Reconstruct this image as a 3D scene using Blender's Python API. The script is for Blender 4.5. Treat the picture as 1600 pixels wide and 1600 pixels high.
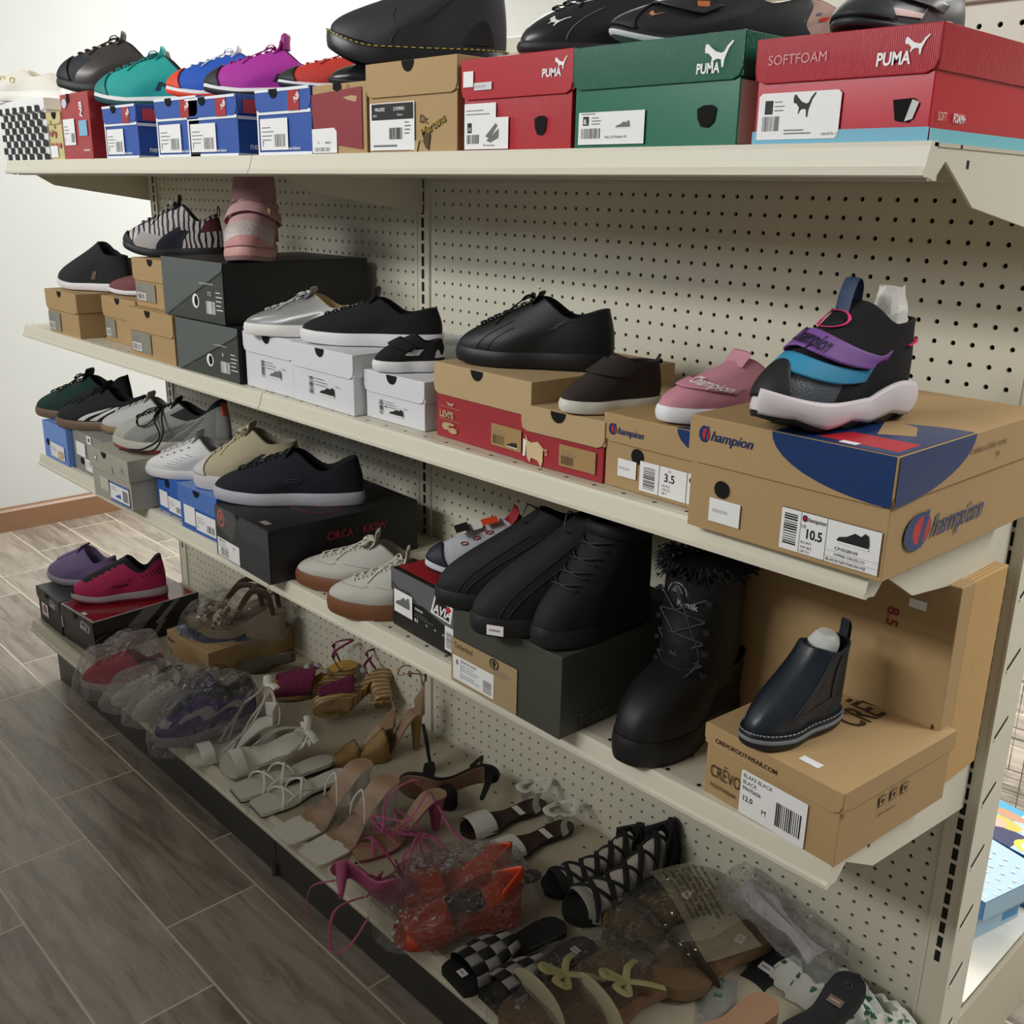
import bpy, math, random
from math import sin, cos, pi, radians, sqrt, floor
from mathutils import Vector, Matrix, noise
C = bpy.context.scene.collection
for o in list(bpy.data.objects): bpy.data.objects.remove(o)
# ------------------------------------------------------------ camera, world, lights, exposure
cd = bpy.data.cameras.new('camera'); cam = bpy.data.objects.new('camera', cd); C.objects.link(cam)
cam.location = (1.67985, -1.34449, 1.41); cam.rotation_euler = (1.26635163, -0.0193285662, 0.813590090)
cd.sensor_width = 36; cd.sensor_fit = 'HORIZONTAL'; cd.lens = 1590.94/1600*36; cd.clip_start = .05
bpy.context.scene.camera = cam
w = bpy.data.worlds.new('world'); bpy.context.scene.world = w; w.use_nodes = True
w.node_tree.nodes['Background'].inputs[0].default_value = (.9, .96, 1, 1)
w.node_tree.nodes['Background'].inputs[1].default_value = .17
vs = bpy.context.scene.view_settings
vs.view_transform = 'Standard'; vs.look = 'None'; vs.gamma = 1; vs.use_curve_mapping = False; vs.exposure = 0
def area(loc, sx, sy, power, rot=(0, 0, 0), col=(1, .995, .975)):
    l = bpy.data.lights.new('ceiling_light', 'AREA'); l.shape = 'RECTANGLE'; l.size = sx; l.size_y = sy
    l.energy = power; l.color = col
    o = bpy.data.objects.new('ceiling_light', l); C.objects.link(o); o.location = loc; o.rotation_euler = rot
area((-1.2, 1.4, 2.9), 1.4, 1.0, 88)
area((-1.0, 4.4, 2.9), 2.0, 1.0, 45)
area((1.6, 3.2, 2.9), 1.6, .8, 60)
area((3.0, .7, 2.9), 1.4, .7, 60)
area((-.2, -3.65, 2.9), 2.0, .5, 90, (radians(20), 0, 0))
area((-1.15, -4.1, 2.32), 1.7, .95, 60, (radians(90), 0, 0), (.93, .97, 1))   # daylight through the shop window
# ------------------------------------------------------------ helpers
def lin(h):
    h = h.lstrip('#'); r = []
    for i in (0, 2, 4):
        c = int(h[i:i+2], 16)/255; r.append(c/12.92 if c <= .04045 else ((c+.055)/1.055)**2.4)
    return (*r, 1)
MC = {}
def M(col, rough=.6, metal=0, bump=0, scale=300, var=0, vs_=8, spec=.5, kind='', trans=0):
    k = (col, rough, metal, bump, scale, var, vs_, spec, kind, trans)
    if k in MC: return MC[k]
    m = bpy.data.materials.new('surface'); m.use_nodes = True; MC[k] = m
    nt = m.node_tree; b = nt.nodes['Principled BSDF']; N = nt.nodes.new; Lk = nt.links.new
    b.inputs['Base Color'].default_value = lin(col); b.inputs['Roughness'].default_value = rough
    b.inputs['Metallic'].default_value = metal; b.inputs['Specular IOR Level'].default_value = spec
    if trans: b.inputs['Transmission Weight'].default_value = trans
    tc = N('ShaderNodeTexCoord')
    if kind == 'weave' or kind == 'knit':
        wv = N('ShaderNodeTexWave'); wv.inputs['Scale'].default_value = scale; wv.inputs['Distortion'].default_value = 1
        wv.bands_direction = 'DIAGONAL' if kind == 'weave' else 'X'
        Lk(tc.outputs['Object'], wv.inputs['Vector']); src = wv.outputs['Fac']
    else:
        n = N('ShaderNodeTexNoise'); n.inputs['Scale'].default_value = scale; n.inputs['Detail'].default_value = 3
        Lk(tc.outputs['Object'], n.inputs['Vector']); src = n.outputs['Fac']
    if bump:
        bp = N('ShaderNodeBump'); bp.inputs['Strength'].default_value = bump; bp.inputs['Distance'].default_value = .002
        Lk(src, bp.inputs['Height']); Lk(bp.outputs['Normal'], b.inputs['Normal'])
    if var:
        n2 = N('ShaderNodeTexNoise'); n2.inputs['Scale'].default_value = vs_; n2.inputs['Detail'].default_value = 5
        Lk(tc.outputs['Object'], n2.inputs['Vector'])
        mx = N('ShaderNodeMix'); mx.data_type = 'RGBA'
        c = lin(col); mx.inputs['A'].default_value = (*[v*(1-var) for v in c[:3]], 1); mx.inputs['B'].default_value = (*[min(1, v*(1+var)) for v in c[:3]], 1)
        Lk(n2.outputs['Fac'], mx.inputs['Factor']); Lk(mx.outputs['Result'], b.inputs['Base Color'])
    return m
def plastic(milk=.12, tint='#ffffff', gl=.35, sc=18):
    k = ('plastic', milk, tint, gl, sc)
    if k in MC: return MC[k]
    m = bpy.data.materials.new('plastic_film'); m.use_nodes = True; MC[k] = m; nt = m.node_tree; nt.nodes.clear()
    N = nt.nodes.new; Lk = nt.links.new
    out = N('ShaderNodeOutputMaterial'); tr = N('ShaderNodeBsdfTransparent'); g = N('ShaderNodeBsdfGlossy'); d = N('ShaderNodeBsdfDiffuse')
    g.inputs['Roughness'].default_value = .10; d.inputs['Color'].default_value = lin(tint); tr.inputs['Color'].default_value = (.97, .97, .97, 1)
    tc = N('ShaderNodeTexCoord'); n = N('ShaderNodeTexNoise'); n.inputs['Scale'].default_value = sc; n.inputs['Detail'].default_value = 4; n.inputs['Distortion'].default_value = 1.2
    Lk(tc.outputs['Object'], n.inputs['Vector'])
    vo = N('ShaderNodeTexVoronoi'); vo.inputs['Scale'].default_value = sc*2.2; vo.feature = 'F1'
    va = N('ShaderNodeVectorMath'); va.operation = 'MULTIPLY_ADD'; va.inputs[1].default_value = (.05, .05, .05); Lk(n.outputs['Color'], va.inputs[0]); Lk(tc.outputs['Object'], va.inputs[2]); Lk(va.outputs[0], vo.inputs['Vector'])
    ad = N('ShaderNodeMath'); ad.operation = 'MULTIPLY_ADD'; ad.inputs[1].default_value = 1.3; Lk(vo.outputs['Distance'], ad.inputs[0]); Lk(n.outputs['Fac'], ad.inputs[2])
    bp = N('ShaderNodeBump'); bp.inputs['Strength'].default_value = 1; bp.inputs['Distance'].default_value = .03
    Lk(ad.outputs[0], bp.inputs['Height']); Lk(bp.outputs['Normal'], g.inputs['Normal'])
    lw = N('ShaderNodeLayerWeight'); lw.inputs['Blend'].default_value = .3; Lk(bp.outputs['Normal'], lw.inputs['Normal'])
    mu = N('ShaderNodeMath'); mu.operation = 'MULTIPLY_ADD'; mu.inputs[1].default_value = .3+.25*gl; mu.inputs[2].default_value = gl*.08; Lk(lw.outputs['Fresnel'], mu.inputs[0])
    m1 = N('ShaderNodeMixShader'); Lk(mu.outputs[0], m1.inputs[0]); Lk(tr.outputs[0], m1.inputs[1]); Lk(g.outputs[0], m1.inputs[2])
    m2 = N('ShaderNodeMixShader'); m2.inputs[0].default_value = milk; Lk(m1.outputs[0], m2.inputs[1]); Lk(d.outputs[0], m2.inputs[2])
    Lk(m2.outputs[0], out.inputs[0]); return m
def tag(o, label, cat, group=None):
    o['label'] = label; o['category'] = cat
    if group: o['group'] = group
def root(name, label, cat, loc, rz=0, rx=0, ry=0, group=None):
    o = bpy.data.objects.new(name, None); C.objects.link(o); o.empty_display_size = .02
    o.location = loc; o.rotation_euler = (radians(rx), radians(ry), radians(rz)); tag(o, label, cat, group); return o
class MB:
    def __init__(s): s.v = []; s.f = []; s.m = []
    def add(s, vs_, fs, m=0):
        b = len(s.v); s.v += [tuple(q) for q in vs_]; s.f += [tuple(i+b for i in f) for f in fs]; s.m += [m]*len(fs)
    def box(s, a, b, m=0):
        x0, y0, z0 = a; x1, y1, z1 = b
        s.add([(x0, y0, z0), (x1, y0, z0), (x1, y1, z0), (x0, y1, z0), (x0, y0, z1), (x1, y0, z1), (x1, y1, z1), (x0, y1, z1)],
              [(0, 3, 2, 1), (4, 5, 6, 7), (0, 1, 5, 4), (1, 2, 6, 5), (2, 3, 7, 6), (3, 0, 4, 7)], m)
    def prism(s, pts, dv, m=0):      # polygon extruded along dv
        n = len(pts); dv = Vector(dv); q = [Vector(p_) for p_ in pts]
        s.add(q+[a+dv for a in q], [tuple(range(n-1, -1, -1)), tuple(range(n, 2*n))]+[(i, (i+1) % n, n+(i+1) % n, n+i) for i in range(n)], m)
    def rings(s, R, m=0, cap0=True, cap1=True, closed=True, mf=None):
        n = len(R[0]); b = len(s.v)
        for r in R: s.v += [tuple(q) for q in r]
        for j in range(len(R)-1):
            for i in range(n if closed else n-1):
                k = (i+1) % n
                s.f.append((b+j*n+i, b+j*n+k, b+(j+1)*n+k, b+(j+1)*n+i)); s.m.append(mf(j, i) if mf else m)
        if cap0: s.f.append(tuple(b+i for i in range(n-1, -1, -1))); s.m.append(mf(0, 0) if mf else m)
        if cap1: s.f.append(tuple(b+(len(R)-1)*n+i for i in range(n))); s.m.append(mf(len(R)-2, 0) if mf else m)
    def tube(s, path, rw, rt=None, up=(0, 0, 1), n=8, m=0, taper=None):
        rt = rt or rw; P = [Vector(q) for q in path]; R = []; U = Vector(up); K = len(P)
        for i, q in enumerate(P):
            t = (P[min(i+1, K-1)]-P[max(i-1, 0)])
            if t.length < 1e-9: t = Vector((1, 0, 0))
            t.normalize(); sd = t.cross(U)
            if sd.length < .05: sd = t.cross(Vector((.3, 1, .2)))
            sd.normalize(); nn = sd.cross(t); k = taper(i/(K-1)) if taper else 1
            R.append([q+sd*(rw*k*cos(2*pi*j/n))+nn*(rt*k*sin(2*pi*j/n)) for j in range(n)])
        s.rings(R, m)
    def build(s, name, mats, parent=None, smooth=True, bevel=0, sub=0):
        me = bpy.data.meshes.new(name); me.from_pydata(s.v, [], s.f)
        for a in (mats if isinstance(mats, (list, tuple)) else [mats]): me.materials.append(a)
        me.polygons.foreach_set('material_index', s.m)
        if smooth: me.polygons.foreach_set('use_smooth', [True]*len(s.f))
        me.update(); o = bpy.data.objects.new(name, me); C.objects.link(o)
        if parent: o.parent = parent
        if smooth: me.set_sharp_from_angle(angle=radians(50))
        if bevel:
            bv = o.modifiers.new('bevel', 'BEVEL'); bv.width = bevel; bv.segments = 2; bv.limit_method = 'ANGLE'
        if sub: sb = o.modifiers.new('sub', 'SUBSURF'); sb.levels = sb.render_levels = sub
        return o
def catmull(P, k=8, closed=False):
    P = [Vector(q) for q in P]; n = len(P); out = []
    for i in range(n if closed else n-1):
        a, b, c, d = (P[(i-1) % n] if closed or i else P[0]), P[i], P[(i+1) % n], (P[(i+2) % n] if closed or i+2 < n else P[-1])
        for j in range(k):
            t = j/k; out.append(.5*((2*b)+(c-a)*t+(2*a-5*b+4*c-d)*t*t+(3*b-a-3*c+d)*t**3))
    out.append(P[0] if closed else P[-1]); return out
TC = {}
def tmesh(t, bold=0):
    k = (t, bold)
    if k not in TC:
        c = bpy.data.curves.new('t', 'FONT'); c.body = t; c.size = 1; c.offset = bold; c.resolution_u = 3
        o = bpy.data.objects.new('t', c); me = bpy.data.meshes.new_from_object(o)
        TC[k] = ([(v.co.x, v.co.y) for v in me.vertices], [tuple(q.vertices) for q in me.polygons])
        bpy.data.objects.remove(o); bpy.data.curves.remove(c); bpy.data.meshes.remove(me)
    return TC[k]
def twidth(t, bold=0):
    v = tmesh(t, bold)[0]; return max(a[0] for a in v) if v else 1
def grid(mb, F, nu, nv, m=0, mf=None):
    vs_ = [F(i/nu, j/nv) for j in range(nv+1) for i in range(nu+1)]
    b = len(mb.v); mb.v += [tuple(q) for q in vs_]
    for j in range(nv):
        for i in range(nu):
            a = b+j*(nu+1)+i; mb.f.append((a, a+1, a+nu+2, a+nu+1)); mb.m.append(mf(i/nu, j/nv) if mf else m)
# ------------------------------------------------------------ shared materials
CREAM = M('#dcd8c6', .42, 0, .05, 60, .03, 3)
CREAMW = M('#eceae0', .45, 0, .05, 60, .03, 3)
DARK = M('#0b0c0d', .8); BLACKHOLE = M('#050505', .95)
WHT = M('#f1f1f1', .5); INK = M('#16171a', .6); GREYI = M('#6d6f72', .6)
CARD = M('#b29468', .75, 0, .1, 400, .05, 6); CARDP = M('#bda27a', .75, 0, .1, 400, .05, 6)
# ------------------------------------------------------------ room
def struct(name, mb, mats, smooth=False):
    o = mb.build(name, mats, None, smooth); o['kind'] = 'structure'; return o
def floor_mat():
    m = bpy.data.materials.new('wood_tile'); m.use_nodes = True; nt = m.node_tree; N = nt.nodes.new; L = nt.links.new
    b = nt.nodes['Principled BSDF']
    def mt(op, a, b_=0, c=0):
        n = N('ShaderNodeMath'); n.operation = op
        for i, v in enumerate((a, b_, c)):
            if hasattr(v, 'is_linked') or hasattr(v, 'links'): L(v, n.inputs[i])
            else: n.inputs[i].default_value = v
        return n.outputs[0]
    g = N('ShaderNodeNewGeometry'); sp = N('ShaderNodeSeparateXYZ'); L(g.outputs['Position'], sp.inputs[0])
    X, Y = sp.outputs[0], sp.outputs[1]
    y1 = mt('DIVIDE', mt('ADD', Y, .47+.2015*40), .2015); row = mt('FLOOR', y1); fy = mt('FRACT', y1)
    u = mt('DIVIDE', mt('ADD', mt('ADD', X, .2+12), mt('MULTIPLY', mt('SUBTRACT', row, 40), .2)), .6); cu = mt('FLOOR', u); fu = mt('FRACT', u)
    gy = mt('MAXIMUM', mt('LESS_THAN', fy, .024), mt('LESS_THAN', fu, .008))
    cb = N('ShaderNodeCombineXYZ'); L(cu, cb.inputs[0]); L(row, cb.inputs[1])
    wn = N('ShaderNodeTexWhiteNoise'); wn.noise_dimensions = '3D'; L(cb.outputs[0], wn.inputs['Vector'])
    cv = N('ShaderNodeCombineXYZ'); L(mt('MULTIPLY', X, 2.2), cv.inputs[0]); L(mt('MULTIPLY', Y, 16), cv.inputs[1]); L(mt('MULTIPLY', wn.outputs['Value'], 30), cv.inputs[2])
    n = N('ShaderNodeTexNoise'); n.inputs['Scale'].default_value = 1.6; n.inputs['Detail'].default_value = 8; n.inputs['Roughness'].default_value = .62; n.inputs['Distortion'].default_value = .8; L(cv.outputs[0], n.inputs['Vector'])
    f = mt('ADD', mt('MULTIPLY', n.outputs['Fac'], 1.15), mt('MULTIPLY', wn.outputs['Value'], .22))
    cr = N('ShaderNodeValToRGB'); e = cr.color_ramp.elements; e[0].position = .42; e[0].color = lin('#756b61'); e[1].position = .95; e[1].color = lin('#b8ad9f'); L(f, cr.inputs[0])
    mx = N('ShaderNodeMix'); mx.data_type = 'RGBA'; L(gy, mx.inputs['Factor']); L(cr.outputs[0], mx.inputs['A']); mx.inputs['B'].default_value = lin('#d8cdb8')
    L(mx.outputs['Result'], b.inputs['Base Color'])
    L(mt('ADD', mt('MULTIPLY', n.outputs['Fac'], .14), mt('MULTIPLY', gy, .4)), b.inputs['Roughness'])
    b.inputs['Roughness'].default_value = .25
    L(mt('ADD', .2, mt('ADD', mt('MULTIPLY', n.outputs['Fac'], .16), mt('MULTIPLY', gy, .4))), b.inputs['Roughness'])
    bp = N('ShaderNodeBump'); bp.inputs['Strength'].default_value = .35; bp.inputs['Distance'].default_value = .004
    L(mt('SUBTRACT', n.outputs['Fac'], mt('MULTIPLY', gy, .7)), bp.inputs['Height']); L(bp.outputs['Normal'], b.inputs['Normal'])
    return m
mb = MB(); mb.box((-2.9, -4.2, -.05), (5, 6.2, 0)); struct('floor', mb, floor_mat())
mb = MB(); mb.box((-2.86, -4.2, 0), (-2.75, 6.2, 3.0)); struct('wall_left', mb, M('#d6d9d7', .8, 0, .9, 9, .02, 1.5))
mb = MB(); mb.box((-2.75, 5.2, 0), (5, 5.3, 3.0)); struct('wall_back', mb, M('#bdb6a9', .8, 0, .3, 14))
mb = MB(); mb.box((-2.86, -4.2, 3.0), (5, 6.2, 3.05)); struct('ceiling', mb, M('#e8e6e0', .9))
mb = MB(); mb.box((-2.75, -2.25, 0), (3.4, -2.15, 1.80)); struct('shade_partition', mb, M('#8f8b84', .8))  # unseen partition, added so the lower shelves and aisle floor fall into shade
mb = MB()
mb.prism([(-2.7495, -4.2, 0), (-2.725, -4.2, 0), (-2.728, -4.2, .085), (-2.736, -4.2, .094), (-2.7495, -4.2, .1)], (0, 9.4, 0))
struct('baseboard_left', mb, M('#8d6a4e', .35, 0, .1, 200, .12, 5))
# ------------------------------------------------------------ shelving unit
IN = .0254
gz = root('gondola_shelving', 'cream double-sided metal shelving unit with pegboard back and slotted uprights', 'shelving', (0, 0, 0))
def pegpanel(x0, x1, z0, z1, cx0, rz0):
    """sheet with round holes; cx0 = x of a hole column, rz0 = z of a hole row"""
    mb = MB(); xs = []; r = .0034
    k = math.ceil((x0+.012-cx0)/IN); x = cx0+k*IN
    while x < x1-.012: xs.append(x); x += IN
    zs = []; k = math.ceil((z0+.012-rz0)/IN); z = rz0+k*IN
    while z < z1-.012: zs.append(z); z += IN
    xb = [x0]+[(a+b)/2 for a, b in zip(xs, xs[1:])]+[x1]; zb = [z0]+[(a+b)/2 for a, b in zip(zs, zs[1:])]+[z1]
    ci = [(cos(2*pi*j/8+pi/8), sin(2*pi*j/8+pi/8)) for j in range(8)]
    for i, cx in enumerate(xs):
        a, b = xb[i], xb[i+1]
        for j, cz in enumerate(zs):
            c, d = zb[j], zb[j+1]
            out = [(b, (cz+d)/2), ((cx+b)/2, d), ((cx+a)/2, d), (a, (cz+d)/2), (a, (cz+c)/2), ((cx+a)/2, c), ((cx+b)/2, c), (b, (cz+c)/2)]
            vs_ = [(p_[0], 0, p_[1]) for p_ in out]+[(cx+r*q[0], 0, cz+r*q[1]) for q in ci]+[(cx+r*q[0], .004, cz+r*q[1]) for q in ci]+[(b, 0, d), (a, 0, d), (a, 0, c), (b, 0, c)]
            fs = [(k, (k+1) % 8, 8+(k+1) % 8, 8+k) for k in range(8)]+[(8+k, 8+(k+1) % 8, 16+(k+1) % 8, 16+k) for k in range(8)]
            fs = [tuple(reversed(f)) for f in fs]+[(0, 1, 24), (2, 3, 25), (4, 5, 26), (6, 7, 27)]
            mb.add(vs_, fs)
    mb.box((x0, .03, z0), (x1, .034, z1), 1)
    return mb.build('back_panel', [CREAM, DARK], gz, False)
pegpanel(.019, 1.2, .185, 1.64, 1.5*IN, 1.41)
pegpanel(-1.2, -.60, .185, 1.64, -1.5*IN, 1.41-.42*IN)
pegpanel(-.60, -.019, .185, 1.64, -1.5*IN, 1.41-.42*IN)
mb = MB(); mb.box((-.6035, -.0015, .185), (-.5985, .001, 1.64)); mb.build('panel_seam_bead', CREAM, gz, False)
for x in (-1.2192, 0, 1.2192):
    mb = MB(); end = x > 1
    mb.box((x-.019, -.004, .02), (x+.019, .082, 1.655))
    mb.box((x-.021, -.006, .185), (x-.0165, .0, 1.65)); mb.box((x+.0165, -.006, .185), (x+.021, .0, 1.65))
    for k in range(-9, 49):
        z = 1.41-.46*IN-k*IN
        if z > .33: mb.box((x-.0042, -.0046, z-.0095), (x+.0042, -.0035, z+.0095), 1)
    if end:
        z = 1.55
        while z > .12:
            mb.prism([(x+.0188, .012, z-.012), (x+.0188, .05, z+.008), (x+.0188, .05, z+.012), (x+.0188, .012, z-.007)], (.001, 0, 0), 1)
            mb.prism([(x+.0188, .01, z-.015), (x+.0188, .052, z+.006), (x+.0188, .052, z+.0085), (x+.0188, .01, z-.0125)], (.0025, 0, 0), 0)
            z -= .105
    mb.build('upright', [CREAM, DARK], gz, False, bevel=.0015)
mb = MB(); mb.box((-1.24, -.012, 1.64), (1.24, .09, 1.669)); mb.build('top_rail', CREAM, gz, False, bevel=.003)
mb = MB(); mb.box((-1.2, .079, .185), (1.2, .083, 1.64)); mb.build('rear_panel', CREAM, gz, False)
for a, b in ((-1.222, -.002), (.002, 1.235)):
    mb = MB(); mb.box((a, -.416, 0), (b, -.412, .168)); mb.build('kick_plate', M('#4b4a48', .4, .3), gz, False)
for x in (-1.219, 1.219):
    mb = MB(); mb.prism([(x-.004, -.41, 0), (x-.004, -.41, .165), (x-.004, .45, .165), (x-.004, .45, 0)], (.008, 0, 0)); mb.build('base_bracket', CREAM, gz, False)
mb = MB(); mb.tube([(0, -.42, .0), (0, -.42, .03)], .008); mb.build('levelling_foot', M('#777777', .4, .8), gz)
# shelves
def dots_mat(dd):
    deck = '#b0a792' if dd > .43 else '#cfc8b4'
    m = bpy.data.materials.new('perforated_cream_steel'); m.use_nodes = True; nt = m.node_tree; N = nt.nodes.new; L = nt.links.new; b = nt.nodes['Principled BSDF']
    g = N('ShaderNodeTexCoord'); sp = N('ShaderNodeSeparateXYZ'); L(g.outputs['Object'], sp.inputs[0])
    def mt(op, a, b_=0):
        n = N('ShaderNodeMath'); n.operation = op
        for i, v in enumerate((a, b_)):
            if hasattr(v, 'links'): L(v, n.inputs[i])
            else: n.inputs[i].default_value = v
        return n.outputs[0]
    fx = mt('SUBTRACT', mt('FRACT', mt('DIVIDE', mt('ADD', sp.outputs[0], 5), .0508)), .5); fy = mt('SUBTRACT', mt('FRACT', mt('DIVIDE', mt('ADD', sp.outputs[1], 5.018), .0508)), .5)
    d = mt('SQRT', mt('ADD', mt('MULTIPLY', fx, fx), mt('MULTIPLY', fy, fy)))
    k = mt('MULTIPLY', mt('LESS_THAN', d, .065), mt('MAXIMUM', mt('LESS_THAN', sp.outputs[1], -dd+.075), mt('GREATER_THAN', sp.outputs[1], -.075)))
    mx = N('ShaderNodeMix'); mx.data_type = 'RGBA'; L(k, mx.inputs['Factor']); mx.inputs['A'].default_value = lin(deck); mx.inputs['B'].default_value = lin('#1d1b18')
    L(mx.outputs['Result'], b.inputs['Base Color']); b.inputs['Roughness'].default_value = .42; return m
PERF = {}
def shelf(x0, x1, z, d, label, cat='shelf', name='metal_shelf', sgn=-1, brk=True, y0=-.006, perf=True):
    r = root(name, label, cat, (x0, 0, z), group=None); w_ = x1-x0
    mb = MB(); mb.box((0, min(y0, sgn*(d-.006)), -.004), (w_, max(y0, sgn*(d-.006)), -.0005)); PERF.setdefault(d, None) or PERF.__setitem__(d, dots_mat(d)); mb.build('shelf_tray', PERF[d] if perf else CREAMW, r, False)
    mb = MB()
    pf = [(d-.012, -.0005), (d-.010, .0012), (d, .0006), (d+.002, -.004), (d+.007, -.022), (d+.0105, -.025), (d+.0105, -.030), (d+.006, -.032), (d-.004, -.030), (d-.004, -.024), (d-.002, -.008), (d-.012, -.005)]
    mb.prism([(0, sgn*a, b) for a, b in pf], (w_, 0, 0)); mb.build('front_lip', CREAM, r, False)
    mb = MB(); mb.box((.01, sgn*(d-.02)-(.0 if sgn < 0 else .02), -.034), (w_-.01, sgn*(d-.02)+(.02 if sgn < 0 else 0), -.0045)); mb.box((.01, -.03 if sgn < 0 else .1, -.03), (w_-.01, -.008 if sgn < 0 else .12, -.0045))
    mb.build('stiffening_channel', CREAM, r, False)
    if brk:
        for x in (.0015, w_-.0045):
            mb = MB(); pl = [(-.008, -.001), (-(d-.004), -.001), (-(d+.008), -.030), (-(d-.016), -.034), (-(d-.036), -.016), (-(d-.11), -.058), (-.008, -.095)]
            mb.prism([(x, a, b) for a, b in pl], (.003, 0, 0)); mb.prism([(x+.0028, -.30, -.022), (x+.0028, -.294, -.022), (x+.0028, -.294, -.014), (x+.0028, -.3, -.014)], (.0004, 0, 0), 1)
            mb.build('bracket', [CREAM, DARK], r, False)
    return r
ZT, Z2, Z3, ZB = 1.462, 1.043, .685, .2
for z, d, n in ((ZT, .382, 'top shelf'), (Z2, .388, 'second shelf from the top'), (Z3, .388, 'third shelf from the top')):
    shelf(-1.238, -.001, z, d, 'cream metal %s in the far left bay of the unit' % n)
    shelf(.001, 1.222, z, d, 'cream metal %s in the near right bay of the unit' % n)
shelf(-1.238, -.001, ZB, .466, 'cream perforated base deck in the far left bay above the kick plate', 'shelf', 'base_deck', brk=False)
shelf(.001, 1.238, ZB, .466, 'cream perforated base deck in the near right bay under sandals', 'shelf', 'base_deck', brk=False)
shelf(.0, 1.238, ZB, .40, 'white base deck on the rear side of the unit under blue boxes', 'shelf', 'base_deck', 1, False, .09, False)
mb = MB(); mb.box((.01, .42, 0), (1.236, .425, .165)); mb.box((1.228, .09, .0), (1.236, .42, .165)); mb.build('rear_kick_plate', M('#cfc6b0', .5), gz, False)
# ------------------------------------------------------------ boxes
def face(kind, W, L_, H, off):
    if kind == 'front': return lambda x, y: (x*W, -off, y*H), W, H
    if kind == 'right': return lambda x, y: (W+off, x*L_, y*H), L_, H
    return lambda x, y: (x*W, y*L_, H+off), W, L_
def decor(items, kind, dims, parent, name, base=.0006, lidoff=0, lidz=9):
    W, L_, H = dims; mb = MB(); mats = []
    def mi(m):
        if m not in mats: mats.append(m)
        return mats.index(m)
    lay = 0
    for it in items:
        lay += 1
        k = it[0]; ys = [it[3]] if k == 't' else [it[2]] if k == 'c' else ([it[2], it[4]] if k in 'rb' else [q[1] for q in it[1]])
        inl = kind != 'top' and sum(ys)/len(ys) >= lidz
        F, fw, fh = face(kind, W, L_, H, base+(lidoff if inl or kind == 'top' else 0)+lay*.00006)
        if k == 'r':
            _, a, b, c, d, m = it; mb.add([F(a, b), F(c, b), F(c, d), F(a, d)], [(0, 1, 2, 3)], mi(m))
        elif k == 'p':
            _, pts, m = it; mb.add([F(*q) for q in pts], [tuple(range(len(pts)))], mi(m))
        elif k == 'c':
            _, x, y, rx, ry, m = it[:6]; n = 20; mb.add([F(x+rx*cos(2*pi*i/n), y+ry*sin(2*pi*i/n)) for i in range(n)], [tuple(range(n))], mi(m))
        elif k == 'b':     # barcode
            _, a, b, c, d, m = it; n = 13; rd = random.Random(int(a*1000+b*77))
            vert = (c-a)*fw >= (d-b)*fh
            for i in range(n):
                s0 = i/n; s1 = s0+rd.choice((.35, .5, .7))/n
                if vert: q = [F(a+(c-a)*s0, b), F(a+(c-a)*s1, b), F(a+(c-a)*s1, d), F(a+(c-a)*s0, d)]
                else: q = [F(a, b+(d-b)*s0), F(c, b+(d-b)*s0), F(c, b+(d-b)*s1), F(a, b+(d-b)*s1)]
                mb.add(q, [(0, 1, 2, 3)], mi(m))
        elif k == 't':     # text: str, x, y (fractions), size (fraction of face height), mat, shear, bold, rotation, width factor
            _, s, x, y, sz, m = it[:6]; sh = it[6] if len(it) > 6 else 0; bo = it[7] if len(it) > 7 else 0; ro = radians(it[8]) if len(it) > 8 else 0; wf = it[9] if len(it) > 9 else 1
            V, Fc = tmesh(s, bo); S = sz*fh
            def q(v):
                a, b = (v[0]+sh*v[1])*S*wf, v[1]*S
                return F(x+(a*cos(ro)-b*sin(ro))/fw, y+(a*sin(ro)+b*cos(ro))/fh)
            mb.add([q(v) for v in V], Fc, mi(m))
    if mb.v: return mb.build(name, mats, parent, False)
def lines(x0, x1, ys, m, h=.012):
    return [('r', x0, y, x0+(x1-x0)*(.65+.35*((i*37) % 10)/10), y+h, m) for i, y in enumerate(ys)]
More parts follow.
